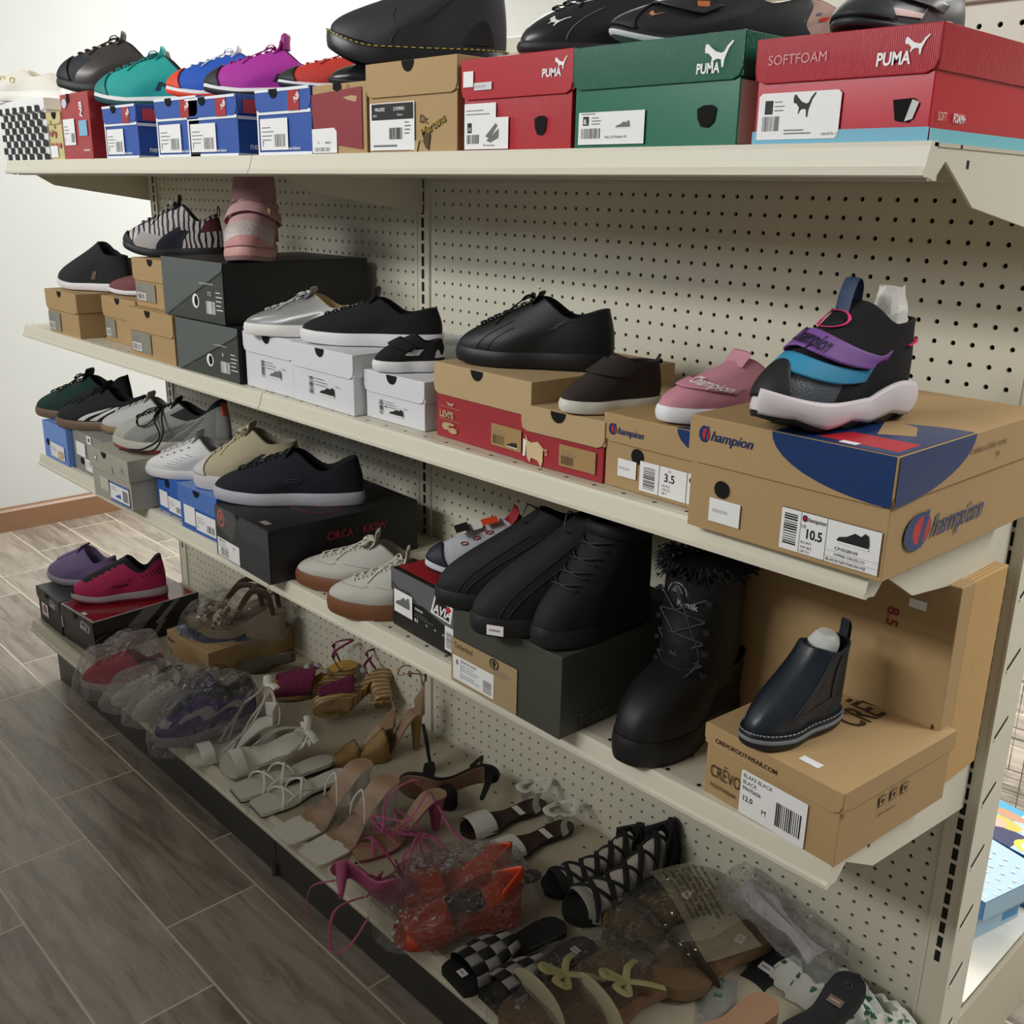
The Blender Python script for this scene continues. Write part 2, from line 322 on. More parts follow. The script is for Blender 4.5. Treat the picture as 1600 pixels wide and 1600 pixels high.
def shoebox(label, x, y, z, w_, l_, h_, yaw=0, lh=.4, body=CARD, lid=None, front=(), flabel=(), right=(), top=(), notch=.5, hole=None, flap=True, rx=0, ry=0, name='shoe_box', liner=None):
    lid = lid or body
    r = root(name, label, 'shoe box', (x, y, z), yaw, rx, ry)
    LH = lh*h_; t = .0022
    mb = MB(); mb.box((.001, .001, 0), (w_-.001, l_-.001, h_-LH+.004 if LH else h_)); mb.build('body', body, r, False, bevel=.0012)
    if LH:
        mb = MB()
        if flap:   # rounded lower corners on the front tuck flap
            q = .012; fz = h_-LH
            pts = [(-t, -t, h_), (-t, -t, fz+q), (-t+q*.3, -t, fz+q*.3), (-t+q, -t, fz), (w_+t-q, -t, fz), (w_+t-q*.3, -t, fz+q*.3), (w_+t, -t, fz+q), (w_+t, -t, h_)]
            mb.prism(pts, (0, t*.9, 0)); mb.box((-t, -.0003, h_-LH*.93), (w_+t, l_+t, h_))
        else: mb.box((-t, -t, h_-LH), (w_+t, l_+t, h_))
        mb.build('lid', lid, r, False, bevel=.001)
    lz = 1-lh if lh else 9
    fr = list(front)
    if notch is not None and lh:
        n = 10; rw = .014/w_; fr.append(('p', [(notch+rw*cos(pi+pi*i/n), 1-.004-.015/h_*abs(sin(pi*i/n))) for i in range(n+1)], BLACKHOLE))
    if hole: fr.append(('c', hole[0], hole[1], .010/w_, .010/h_, BLACKHOLE))
    decor(fr, 'front', (w_, l_, h_), r, 'front_print', .0008, t, lz)
    if flabel: decor(flabel, 'front', (w_, l_, h_), r, 'label_sticker', .0014, t, lz)
    if right: decor(right, 'right', (w_, l_, h_), r, 'side_print', .0008, t, lz)
    if top: decor(top, 'top', (w_, l_, h_), r, 'top_print', .0006, 0)
    return r
def lab(x0, y0, x1, y1, size='', bar=(.62, .1, .95, .45), bg=WHT, ink=INK, title='', nl=4):
    dx, dy = x1-x0, y1-y0; X = lambda a: x0+a*dx; Y = lambda b: y0+b*dy
    o = [('r', x0, y0, x1, y1, bg)]
    if bar: o.append(('b', X(bar[0]), Y(bar[1]), X(bar[2]), Y(bar[3]), ink))
    if title: o.append(('t', title, X(.06), Y(.82), dy*.16, ink, 0, .01))
    o += lines(X(.06), X(.55), [Y(.7-.13*i) for i in range(nl)], GREYI, dy*.03)
    if size: o.append(('t', size, X(.06), Y(.12), dy*.22, ink, 0, .02))
    return o
def shoeicon(x, y, s, m=INK, asp=1):   # little printed picture of a shoe
    P = [(0, .0), (1, 0), (1.02, .16), (.97, .45), (.86, .5), (.75, .36), (.55, .42), (.3, .24), (.05, .16), (-.02, .06)]
    return [('p', [(x+a*s, y+b*s*asp) for a, b in P], m), ('p', [(x-.02*s, y-.05*s*asp), (x+1.02*s, y-.05*s*asp), (x+1.02*s, y+.02*s*asp), (x-.02*s, y+.02*s*asp)], WHT)]
def cat_logo(x, y, s, m, asp):    # leaping cat
    P = [(.02, .78), (.05, .98), (.16, .95), (.22, .86), (.42, .66), (.62, .58), (.72, .62), (.82, .84), (1.0, 1.05), (1.04, 1.0), (.88, .74), (.80, .5), (.74, .3), (.72, .02), (.66, .0), (.64, .16), (.62, .34), (.46, .36), (.36, .30), (.3, .16), (.26, .18), (.3, .42), (.16, .6), (.04, .62)]
    return [('p', [(x+a*s, y+b*s*asp) for a, b in P], m)]
BLUE_N, BLUE_P = M('#2d55a8', .45), M('#2f5cb0', .4)
RED_N = M('#a8232b', .4); REDP = M('#b5222e', .22, 0, .25, 160, spec=.6, kind='knit'); GRNP = M('#12604a', .13, 0, .35, 160, spec=.8, kind='knit'); TEALB = M('#6db4cf', .4)
YF = -.375
# top shelf
CH = [('r', i/12, j/9, (i+1)/12, (j+1)/9, INK) for i in range(12) for j in range(9) if (i+j) % 2 and j < 8]
shoebox('black and white checkerboard box with white lid at the far left on the top shelf', -1.272, YF, ZT, .312, .30, .14, 0, .2, M('#e8e8e8', .5), WHT, front=CH, notch=None, name='shoe_box')
yp = M('#cfc08a', .6); YB = [('c', .2+.3*(i % 3), .3+.25*(i//3), .1, .06, M('#b8504a', .6)) for i in range(5)]+[('r', .05, .05, .6, .3, WHT)]+[('c', .5-.2*(i % 2), .5+.1*i, .07, .04, M('#8aa050', .6)) for i in range(4)]
shoebox('narrow yellow patterned box wedged between the checkerboard box and a red box', -.952, YF, ZT, .082, .28, .105, 0, .25, yp, front=YB, notch=.6)
NBW = M('#e9edf3', .5)
def nb_front(red=False):
    if red: return [('t', 'NB', .78, .62, .17, WHT, .2, .03, 90), ('r', .62, .35, .9, .58, M('#7fb6d8', .4)), ('t', 'new balance', .72, .12, .06, WHT, 0, .01), ('c', .17, .86, .09, .07, M('#c9d3e6', .4))]
    return [('r', 0, .0, 1, .05, NBW), ('r', .0, .0, .03, .9, NBW), ('r', .62, .66, .82, 1.0, RED_N), ('t', 'NB', .74, .76, .13, WHT, .2, .02, 30), ('r', 0, .62, 1, .675, NBW), ('t', 'new balance', .58, .08, .07, WHT, 0, .01), ('r', 0, .955, 1, 1, NBW)]
shoebox('tall red shoe box with white sideways logo under a black and grey sneaker', -.866, YF, ZT, .185, .30, .14, -3, .0, M('#a92f33', .4), front=nb_front(True)+[('p', [(.27, 1), (.27, .88), (.31, .85), (.35, .88), (.35, 1)], BLACKHOLE)], flabel=lab(.07, .22, .48, .62, '7', nl=3))
nbr = [('r', 0, 0, 1, .05, NBW), ('t', 'new balance', .08, .12, .16, NBW, 0, .02), ('r', .04, .7, .3, .92, M('#c8434b', .5)), ('r', 0, .6, 1, .655, NBW), ('t', 'new balance', .3, .72, .12, NBW, 0, .02)]
nbn = M('#1d3f86', .4)
for lb, xx, wd, hh in (('blue shoe box with red logo tab under a teal sneaker', -.627, .16, .105), ('blue shoe box with red logo tab, partly hidden, under a blue and orange sneaker', -.376, .175, .108), ('blue shoe box with red logo tab under a magenta sneaker', -.245, .187, .104), ('rightmost blue shoe box with red logo tab, touching the tan and dark red box', .012, .168, .105)):
    shoebox(lb, xx, YF, ZT, wd, .28, hh, 0, .34, BLUE_N, BLUE_N, front=nb_front(), flabel=lab(.06, .08, .58, .56, '7', (.52, .1, .9, .5)), right=nbr, notch=.35)
shoebox('tan shoe box with a dark red printed front and torn white label', .183, YF, ZT, .148, .30, .103, 0, 0, CARD, front=[('p', [(.03, .2), (.93, .06), (.93, .93), (.0, .87)], M('#8e2d38', .5)), ('p', [(.42, 1), (.42, .92), (.5, .88), (.56, .92), (.56, 1)], BLACKHOLE), ('t', '10', .65, .92, .08, M('#8e2d38', .5)), ('p', [(.6, .8), (.74, .82), (.85, .8), (.83, .72), (.68, .76)], CARDP)], flabel=[('p', [(0, .02), (.47, .02), (.47, .33), (.42, .38), (0, .37)], WHT), ('b', .04, .04, .34, .1, GREYI), ('t', '10', .1, .15, .05, INK), ('t', '8000251', .25, .15, .05, INK)])
dm = M('#4b3a12', .6); dmy = M('#b59a2c', .6)
shoebox('tan shoe box with black and white size label under the large black chukka boot', .336, YF, ZT, .206, .30, .124, 0, .38, CARD, CARD, notch=.49,
    flabel=[('r', .03, .03, .55, .56, WHT), ('r', .05, .37, .54, .55, INK), ('t', 'MALEKE', .09, .47, .055, WHT, 0, .01), ('t', '21959001', .31, .47, .055, WHT, 0, .01), ('t', 'Black', .07, .41, .035, WHT), ('t', '10mens', .35, .41, .035, WHT), ('b', .26, .15, .42, .28, INK)]+lines(.44, .52, [.33, .29, .25, .21], GREYI, .012)+lines(.07, .5, [.07], GREYI, .02),
    front=[('t', 'Dr.', .6, .33, .12, dm, 0, .02, -8), ('t', 'Martens', .63, .16, .14, dmy, 0, .025, 22), ('t', 'Martens', .635, .155, .14, dm, 0, .0, 22), ('p', [(.66, .2), (.72, .2), (.7, .02), (.67, .05), (.64, .12)], dm), ('p', [(.45, .1), (.6, .14), (.57, .0), (.5, .02)], CARDP)])
def pf(y0=.0): return cat_logo(.86, .80, .10, WHT, 1.25)+[('t', 'PUMA', .75, .74, .115, WHT, .05, .03, 0, .93)]
hole_p = lambda x, y: ('p', [(x-.055, y+.07), (x-.02, y+.1), (x+.03, y+.1), (x+.05, y+.07), (x+.04, y-.05), (x+.01, y-.1), (x-.03, y-.09), (x-.05, y-.02)], BLACKHOLE)
shoebox('glossy red shoe box with white leaping cat, beside the green box', .555, YF, ZT, .203, .30, .115, 0, .44, REDP, M('#b3202e', .3), notch=None,
    front=pf()+[hole_p(.74, .25)], flabel=[('r', .02, .02, .33, .52, WHT), ('r', .02, .02, .45, .36, WHT), ('r', .05, .2, .095, .31, INK), ('t', '10', .052, .22, .06, WHT), ('b', .045, .08, .17, .18, INK), ('p', [(.23, .16), (.33, .3), (.35, .27), (.27, .13)], GREYI), ('p', [(.24, .11), (.36, .24), (.36, .14), (.28, .09)], GREYI), ('r', .02, .7, .12, .87, WHT), ('r', .13, .66, .30, .74, M('#d9d9dd', .5)), ('t', '00381929', .14, .68, .045, GREYI)]+lines(.04, .3, [.44, .4], GREYI, .008)+[('t', 'One Size Fuse', .21, .05, .035, INK)])
shoebox('glossy dark green shoe box with white leaping cat under a strapped black sneaker', .762, YF, ZT, .24, .30, .114, 0, .42, M('#146b50', .3), GRNP, notch=None,
    front=[('t', 'PUMA', .76, .65, .125, WHT, .05, .03, 0, .8)]+cat_logo(.80, .69, .15, WHT, 1.45)+[hole_p(.83, .27)], flabel=[('r', .04, .04, .47, .36, WHT), ('r', .07, .23, .11, .32, INK), ('t', '8.', .075, .245, .07, WHT, 0, .02), ('b', .06, .1, .19, .2, INK), ('t', 'Mens 2.0 Metallic NS', .22, .1, .035, INK)]+shoeicon(.29, .2, .09, GREYI, 1.5)+lines(.06, .2, [.34], GREYI, .008)+lines(.13, .2, [.3, .27, .24], GREYI, .008),
    right=[('p', [(0, .58), (.55, .58), (.1, .02), (0, .02)], M('#d6d4cc', .6))])
q_ = [('r', .0, 0, 1, .13, TEALB)]
shoebox('glossy red shoe box with blue base stripe at the right end of the top shelf', 1.022, YF, ZT, .192, .31, .102, 0, .42, M('#c21f33', .22, spec=.6), M('#b01f30', .13, 0, .3, 160, spec=.8, kind='knit'), notch=None,
    front=q_+[('t', 'PUMA', .69, .67, .155, WHT, .05, .03, 0, .8), ('t', 'SOFTFOAM', .07, .75, .13, M('#d98a90', .4))]+cat_logo(.83, .74, .12, WHT, 1.3)+[('p', [(.8, .37), (.91, .38), (.93, .3), (.89, .17), (.82, .19)], BLACKHOLE), ('p', [(.9, .37), (.935, .34), (.91, .2), (.87, .18)], M('#cfcfcf', .6))],
    flabel=[('p', [(.03, .05), (.5, .05), (.52, .08), (.52, .46), (.5, .49), (.05, .49), (.03, .46)], WHT), ('r', .07, .29, .12, .42, INK), ('b', .06, .13, .17, .27, INK), ('t', '10018770 13', .42, .08, .035, INK)]+cat_logo(.24, .25, .13, INK, 1.7)+lines(.13, .2, [.4, .36, .32], GREYI, .008)+lines(.2, .38, [.13, .1], GREYI, .01),
    right=[('r', 0, 0, 1, .12, M('#7cc9d6', .4)), ('t', 'SOFT', .04, .19, .11, M('#e7c4b0', .5), 0, 0, 0, .7), ('t', 'FOAM+', .145, .19, .11, WHT, 0, .03, 0, .7)])
# second shelf
TL = M('#8d8a80', .5); tanl = lambda a, b, c, d, s: lab(a, b, c, d, s, (.05, .08, .5, .42), TL, INK, '', 3)+[('r', a+(c-a)*.05, b+(d-b)*.06, a+(c-a)*.5, b+(d-b)*.45, WHT), ('b', a+(c-a)*.08, b+(d-b)*.1, a+(c-a)*.47, b+(d-b)*.4, INK)]
K1 = dict(lh=.46, body=CARD, notch=.48)
shoebox('small tan shoe box under the black knit ankle-high sneaker at the far end', -1.085, -.378, Z2, .2, .26, .108, 0, flabel=tanl(.03, .05, .42, .48, '7.5'), **K1)
shoebox('small tan shoe box half hidden behind two stacked tan boxes, under a mauve shoe', -.845, -.33, Z2, .19, .27, .108, 0, flabel=tanl(.05, .1, .35, .5, '8'), **K1)
shoebox('tan shoe box, lower of two stacked left of the black and grey boxes', -.592, -.378, Z2, .222, .27, .106, 0, flabel=tanl(.06, .1, .5, .52, '8'), **K1)
shoebox('tan shoe box, upper of two stacked left of the black and grey boxes', -.60, -.352, Z2+.1065, .19, .27, .106, 0, flabel=tanl(.04, .12, .55, .5, '7'), **K1)
GL = M('#5c6361', .5); GD = M('#40443f', .5); BK = M('#1b1d1f', .45)
def blf(sz): return [('p', [(0, 0), (0, 1), (1, 1), (1, .93), (.97, .86), (.05, .03)], GL), ('p', [(.0, .0), (.04, .0), (.98, .86), (1, .93), (1, .9), (.99, .83), (.06, 0)], BK), ('c', .55, .32, .055, .12, WHT), ('c', .56, .32, .03, .09, BLACKHOLE), ('t', 'WWW.BLACKFEETWEAR.COM', .62, .62, .035, WHT), ('b', .72, .14, .86, .35, WHT), ('t', sz, .75, .44, .1, WHT)]+lines(.88, .99, [.5, .43, .36, .29, .22], WHT, .015)+[('t', 'WEAR.COM', .22, .15, .05, GREYI, 0, 0, 5)]
for lb, x, y, z, h_, sz in (('black and grey shoe box with diagonal fold line, lower of two stacked', -.352, -.38, Z2, .107, '8'), ('black and grey shoe box with diagonal fold line, upper of two stacked', -.404, -.376, Z2+.1085, .118, '7.5')):
    shoebox(lb, x, y, z, .25, .345, h_, 1, 0, BK, front=[('r', .0, 0, 1, 1, GD)]+blf(sz))
WB = M('#dfe1e6', .55)
def wl(x, y, ic=INK, n=''):
    return [('b', x, y, x+.06, y+.3, INK)]+lines(x+.09, x+.32, [y+.27, y+.22, y+.17], GREYI, .01)+shoeicon(x+.18, y+.04, .22, ic, 1.3)+[('t', 'J Time', x+.42, y+.2, .05, INK, .2)]+([('t', n, x+.1, y+.14, .09, INK, 0, .02)] if n else [])
shoebox('white shoe box under the silver sneaker', -.092, -.368, Z2, .17, .30, .105, 0, .36, WB, flabel=wl(.36, .25, GREYI), notch=.5)
shoebox('white shoe box under the black platform sneaker', .079, -.37, Z2, .196, .30, .104, -1, .40, WB, flabel=wl(.3, .2), notch=.5)
shoebox('smallest white shoe box, under the tiny black child sneaker', .281, -.353, Z2, .158, .29, .080, 0, .45, WB, flabel=wl(.25, .15, INK, '4'), notch=.48)
LR = M('#a3303a', .45, var=.05)
shoebox('tan lidded red shoe box under the big all-black skate shoe', .462, -.349, Z2, .222, .30, .116, -2.5, .42, LR, CARDP, notch=.47, front=[('t', "LEVI'S", .05, .28, .12, CARDP, 0, .04), ('r', .05, .42, .28, .425, CARDP), ('r', .05, .25, .28, .255, CARDP), ('p', [(.13, .5), (.16, .48), (.2, .48), (.22, .5), (.2, .45), (.15, .45)], CARDP), ('c', .12, .16, .04, .05, CARDP), ('c', .2, .12, .05, .04, CARDP), ('c', .16, .2, .06, .02, CARDP)], flabel=lab(.62, .1, .92, .38, '', (.06, .1, .45, .5), M('#a9895a', .6), INK, '', 2)+shoeicon(.78, .14, .1, INK, 1.4))
shoebox('smaller red shoe box with tan lid and torn front under the brown chukka', .672, -.362, Z2, .15, .27, .084, 1, .44, LR, CARDP, notch=.46, front=[('t', "LEVI'S", .12, .22, .15, CARDP, 0, .03), ('p', [(.04, .5), (.07, .4), (.12, .38), (.2, .42), (.27, .33), (.27, .1), (.25, .0), (.2, .1), (.12, .12), (.1, .03), (.06, .12)], M('#d8bf95', .7)), ('p', [(.01, .42), (.05, .4), (.04, .12), (.01, .12)], WHT)], flabel=lab(.48, .12, .92, .48, '', (.06, .1, .42, .5), M('#a9895a', .6), INK, '', 2))
NAVY = M('#1e3a6e', .3); RDC = M('#c22a35', .35)
def champ(x, y, s, m, asp, wf=1): # big C then script-like word; s = letter height (fraction of face height)
    w1 = s*asp
    return [('c', x+w1*.42, y+s*.42, w1*.46, s*.56, m), ('c', x+w1*.55, y+s*.42, w1*.30, s*.42, RDC), ('p', [(x+w1*.6, y+s*.95), (x+w1*.78, y+s*.98), (x+w1*.62, y-s*.12), (x+w1*.44, y-s*.1)], m), ('t', 'hampion', x+w1*.92, y+s*.08, s*.95, m, .35, .012, 0, wf)]
shoebox('tan shoe box with navy corner arc and red and navy script logo, under pink slip-on', .822, -.357, Z2, .21, .28, .097, -1.5, .38, CARD, CARD, notch=None, hole=(.27, .5),
    front=[('p', [(.57, 1)]+[(1-.43*cos(i*pi/16), 1-.36*sin(i*pi/16)) for i in range(9)]+[(1, 1)], NAVY)]+champ(.04, .74, .14, NAVY, .5, 1.0),
    flabel=[('r', .12, .18, .27, .42, WHT), ('t', '00382696', .13, .28, .045, GREYI), ('r', .3, .06, .9, .46, WHT), ('b', .33, .1, .42, .4, INK), ('t', '3.5', .49, .27, .15, INK, 0, .02), ('r', .45, .06, .455, .46, GREYI), ('r', .66, .06, .665, .46, GREYI), ('t', 'US', .52, .4, .04, INK), ('t', 'EU 33.5', .48, .2, .04, INK), ('t', 'UK 3', .48, .1, .04, INK), ('t', 'CM 22.5', .48, .15, .04, INK)]+champ(.68, .35, .06, INK, .5, 1)+[('t', 'CP03', .76, .24, .04, INK), ('t', 'RALLY', .76, .17, .04, INK), ('t', 'PINK', .76, .1, .04, INK)],
    top=[('p', [(.55, 0), (1, 0), (1, .4), (.7, .25)], NAVY), ('p', [(.75, 0), (1, 0), (1, .05), (.8, .05)], RDC)])
arc = [(1-.57*cos(i*pi/20), 1-.40*sin(i*pi/20)) for i in range(11)]
arcr = [(.46*sin(i*pi/20), 1-.40*cos(i*pi/20)) for i in range(11)]
arct = [(1-.57*cos(i*pi/20), .46*sin(i*pi/20)) for i in range(11)]
shoebox('large tan shoe box with navy arc and script logo, size 10.5, at shelf end', 1.0, -.412, Z2, .247, .36, .131, -1, .41, CARD, CARD, notch=None, hole=(.19, .4),
    front=[('p', [(1, 1)]+arc, NAVY)]+champ(.05, .80, .13, NAVY, .5, 1.0),
    flabel=[('r', .13, .10, .30, .31, WHT), ('t', '00382090', .15, .19, .04, GREYI), ('r', .515, .05, .98, .40, WHT), ('r', .515, .398, .98, .404, INK), ('r', .61, .05, .613, .40, GREYI), ('r', .735, .05, .738, .40, GREYI), ('b', .53, .1, .595, .37, INK), ('t', '10.5', .635, .19, .11, INK, 0, .03, 0, .85), ('t', 'US', .615, .27, .04, INK), ('t', 'EU 44.5', .62, .14, .03, INK), ('t', 'CM 28.5', .62, .1, .03, INK), ('t', 'UK 9.5', .62, .065, .03, INK), ('t', 'CP101891M', .78, .165, .04, INK, 0, .0), ('t', 'HYPER CROSS LO', .78, .115, .034, INK), ('t', 'BLACK/GRY/NEON MZ', .745, .065, .034, INK), ('r', .74, .15, .98, .152, GREYI), ('r', .74, .1, .98, .102, GREYI)]+champ(.62, .33, .05, INK, .5, 1)+shoeicon(.79, .24, .14, INK, 1.7),
    right=[('p', [(0, 1)]+arcr, NAVY), ('t', 'It takes a little more', .43, .83, .085, M('#6f5a3c', .7)), ('t', 'to', .62, .74, .085, M('#6f5a3c', .7))]+champ(.10, .2, .28, NAVY, .62, 1.0),
    top=[('p', [(1, 0)]+arct, NAVY), ('p', [(.6, .04), (.97, .04), (.97, .17), (.66, .17)], RDC), ('p', [(.62, .42), (.75, .2), (.88, .26), (.8, .38)], CARD), ('r', .72, .02, .8, .05, WHT)])
# third shelf boxes
BB = M('#6f93dc', .45); BL2 = M('#2f62b8', .35); GA = M('#8f908b', .5); GB = M('#a8a699', .55)
shoebox('light blue shoe box at the far left of the third shelf under green sneaker', -1.203, -.388, Z3, .17, .29, .103, 0, 0, BB, hole=(.2, .45), notch=None, flabel=lab(.3, .12, .88, .5, '9', (.6, .15, .95, .6), nl=3)+[('r', .6, .1, .8, .3, M('#d9c092', .6))])
shoebox('medium grey shoe box between the light blue and the pale grey boxes', -1.03, -.372, Z3, .2, .29, .105, 0, 0, GA, hole=(.27, .27), notch=None, flabel=[('r', .12, .4, .42, .75, WHT)]+lab(.38, .08, .85, .38, '9', (.6, .15, .95, .6), nl=3), front=[('r', .5, .8, .64, 1, WHT), ('c', .57, .9, .03, .05, INK)])
shoebox('pale grey-green shoe box with three-bar emblem leaning out over the shelf edge', -.755, -.432, Z3, .207, .30, .122, 1.5, .42, GB, notch=.42, rx=1.2, flap=False,
    front=[('p', [(.8, .74), (.83, .8), (.86, .84), (.91, .74)], GA), ('r', .8, .7, .91, .72, GA), ('r', .14, .76, .22, .88, GA), ('c', .18, .82, .025, .03, WHT), ('p', [(.6, .8), (.61, .6), (.63, .68)], GREYI)],
    flabel=[('r', .22, .2, .44, .46, M('#c9c7bd', .5)), ('r', .47, .08, .95, .45, WHT), ('r', .47, .41, .95, .45, BL2), ('r', .47, .06, .95, .1, BL2), ('b', .8, .14, .93, .36, INK)]+shoeicon(.6, .16, .14, BL2, 1.3)+lines(.5, .7, [.35, .31], GREYI, .01))
for lb, x, y, wd, h_, yw, sz in (('dark blue shoe box, left of two, under the white perforated sneaker', -.545, -.367, .135, .085, 0, '5'), ('dark blue shoe box wrapped in clear tape, right of two, under the cream sneaker', -.385, -.388, .165, .10, 1.5, '7')):
    shoebox(lb, x, y, Z3, wd, .29, h_, yw, .42 if sz == '7' else 0, BL2, M('#4a78c4', .15, spec=.9) if sz == '7' else BL2, hole=None if sz == '7' else (.42, .85), notch=.5 if sz == '7' else None, flabel=[('r', .12, .15, .42, .6, WHT)]+lab(.44, .1, .95, .52, sz, (.55, .12, .95, .5), nl=3))
CB = M('#1a1b1e', .5); CG = M('#4c4d4f', .5); CR = M('#b8323c', .5); CRP = M('#b85c5a', .5)
shoebox('large black shoe box with dark red lettering on its side under the navy sneaker', -.17, -.414, Z3, .228, .345, .108, -2.5, .0, CB, notch=None,
    front=[('r', 0, 0, 1, 1, M('#35363a', .5)), ('p', [(0, 1), (0, .62), (.32, .42), (.42, .84), (.36, 1)], CG), ('p', [(.4, 1), (.46, .86), (.52, 1)], BLACKHOLE), ('c', .12, .78, .07, .17, CRP), ('c', .12, .78, .05, .125, CG), ('c', .12, .8, .03, .07, CRP), ('p', [(.45, .9), (.5, .62), (1, .60), (1, 1), (.5, 1)], M('#3d3e41', .5))],
    flabel=lab(.03, .02, .45, .38, '', (.15, .08, .5, .5), title='EMERGING', nl=2)+[('t', '8.5', .33, .27, .07, INK)],
    right=[('t', 'CIRCA', .36, .60, .20, CR, 0, .02, 0, .95), ('t', 'KR3W', .60, .60, .20, CR, 0, .02, 0, .95)]+[('t', 'x', .55, .62, .1, CR)],
    top=[('c', .55, .45, .32, .13, CR), ('c', .55, .45, .315, .125, CB), ('c', .62, .5, .1, .06, CR), ('c', .62, .5, .093, .053, CB), ('r', .72, .04, .84, .08, M('#9a8f87', .5))])
AG = M('#63676a', .4); AV = M('#17181a', .45)
def avia(x, y, s, m, asp): return [('p', [(x, y), (x+s*.22, y+s*.55*asp), (x+s, y+s*.4*asp), (x+s*.9, y-s*.05*asp)], m), ('p', [(x+s*.1, y+s*.05*asp), (x+s*.25, y+s*.48*asp), (x+s*.9, y+s*.34*asp), (x+s*.83, y*1+s*.0)], AV), ('t', 'AVIA', x+s*.13, y+s*.06*asp, s*.33*asp, m, .3, .03)]
shoebox('battered black and grey shoe box with white triangle emblem and red lid top', .350, -.357, Z3, .19, .29, .106, -4, .0, AV, notch=None,
    front=[('p', [(0, 1), (0, .62), (.2, .55), (.5, .6), (1, .42), (1, 1)], AG), ('p', [(0, .8), (.12, .7), (.3, .72), (.42, .6), (.2, .55), (0, .62)], M('#3e4143', .45))]+avia(.62, .58, .33, WHT, 1.9)+[('p', [(.84, .78), (.88, .7), (.93, .78), (.89, .83)], RDC)],
    flabel=[('r', .05, .27, .34, .66, WHT)]+shoeicon(.08, .4, .22, GREYI, 1.9)+[('t', 'STEEPLER', .38, .48, .055, WHT, 0, .01), ('t', '8.5', .38, .28, .08, WHT, 0, .02), ('t', '6.5', .55, .3, .05, WHT), ('t', '40', .68, .3, .05, WHT), ('t', '26.5', .8, .3, .05, WHT), ('r', .84, .1, .97, .50, WHT), ('b', .86, .14, .95, .42, INK)]+lines(.38, .7, [.42, .38], GREYI, .01),
    top=[('r', .03, .03, .97, .97, M('#9d1f27', .35))])
TG = M('#45463f', .55); TT = M('#a8926b', .6); TD = M('#2c2d29', .6)
shoebox('large dark grey-green shoe box with tan panel, size 6, under the black boots', .586, -.420, Z3, .238, .30, .125, -1.5, .0, TG, notch=None,
    front=[('r', .0, .02, .63, .60, TT), ('t', 'Timberland', .03, .48, .105, M('#2c2519', .6), 0, .015, 0, .72), ('c', .42, .52, .045, .07, M('#2c2519', .6)), ('c', .42, .52, .03, .05, TT), ('p', [(.42, .46), (.40, .53), (.42, .58), (.44, .53)], M('#2c2519', .6)), ('c', .48, .99, .05, .08, BLACKHOLE)]+lines(.42, .6, [.46, .44, .42, .40], GREYI, .006),
    flabel=[('r', .02, .06, .42, .38, WHT), ('t', '6', .05, .27, .1, INK, 0, .02), ('t', 'JUNIORLADIES', .1, .32, .045, INK, 0, .01), ('b', .32, .09, .40, .25, INK)]+lines(.1, .3, [.28, .25, .22, .16, .13], GREYI, .008)+[('r', .1, .1, .102, .36, GREYI)],
    right=[('t', 'Timberland', .12, .06, .24, M('#565751', .5), 0, .02, 0, .75)])
KI = M('#3c2b18', .7)
def ico(x): return [('r', x, .5, x+.055, .64, KI), ('r', x+.005, .512, x+.05, .628, CARD), ('c', x+.0275, .57, .014, .035, KI)]
shoebox('tan shoe box with dark lettering, size 12, under the small black Chelsea boot', 1.032, -.378, Z3, .196, .235, .098, -5, .30, CARD, CARD, notch=None,
    front=[('t', 'CREVOFOOTWEAR.COM', .08, .80, .085, KI, 0, .02, 0, 1.0), ('t', 'CR\u0112VO', .05, .30, .24, KI, 0, .0, 0, .62), ('t', 'FOOTWEAR', .06, .15, .075, KI, 0, .01, 0, 1.0)],
    flabel=[('p', [(.31, .02), (.78, .02), (.79, .04), (.79, .63), (.31, .63), (.30, .6), (.30, .04)], WHT), ('t', 'BLAKE BLACK', .315, .535, .075, INK, 0, .012, 0, .95), ('t', 'BLACK', .315, .45, .075, INK, 0, .012, 0, .95), ('t', '99695606', .315, .365, .075, INK, 0, .012, 0, .95), ('t', '12.0', .32, .22, .10, INK, 0, .02, 0, .95), ('t', 'M', .47, .16, .10, INK, 0, 0), ('b', .575, .12, .76, .44, INK)],
    right=ico(.33)+ico(.43)+ico(.53)+[('t', '@crevofootwear', .33, .38, .06, KI, 0, 0, 0, .9), ('p', [(.0, .7), (.06, .7), (.06, .75), (.0, .75)], CARD)],
    top=[('t', 'CR\u0112VO', .62, .58, .24, KI, 0, .02, 90, .62), ('r', .62, .08, .76, .13, WHT)])
# tall boot carton standing upright behind
r = root('boot_box', 'tall plain cardboard carton marked 8.5 in red standing upright behind the Chelsea boot', 'shoe box', (.915, -.175, Z3), -1)
mb = MB(); mb.box((0, 0, 0), (.322, .034, .288)); mb.build('lid', CARD, r, False, bevel=.0015)
mb = MB(); mb.box((.004, .038, .003), (.32, .135, .286)); mb.build('body', [M('#c49f68', .75, 0, .5, 60, .04, 30, kind='knit')], r, False, bevel=.0015)
mb = MB(); mb.box((.006, .03, .005), (.316, .04, .284)); mb.build('seam_gap', DARK, r, False)
rr = M('#8e2a2a', .6)
decor([('t', '8.5', .73, .83, .075, rr, 0, .02, -90), ('p', [(.81, .855), (.88, .855), (.88, .895), (.81, .895)], WHT), ('p', [(.965, .09), (.975, .09), (.975, .20), (.955, .20), (.955, .19), (.965, .19)], KI), ('p', [(.965, .36), (.975, .36), (.975, .27), (.965, .27)], KI)], 'front', (.322, .1, .288), r, 'handwriting_and_sticker', .0008)
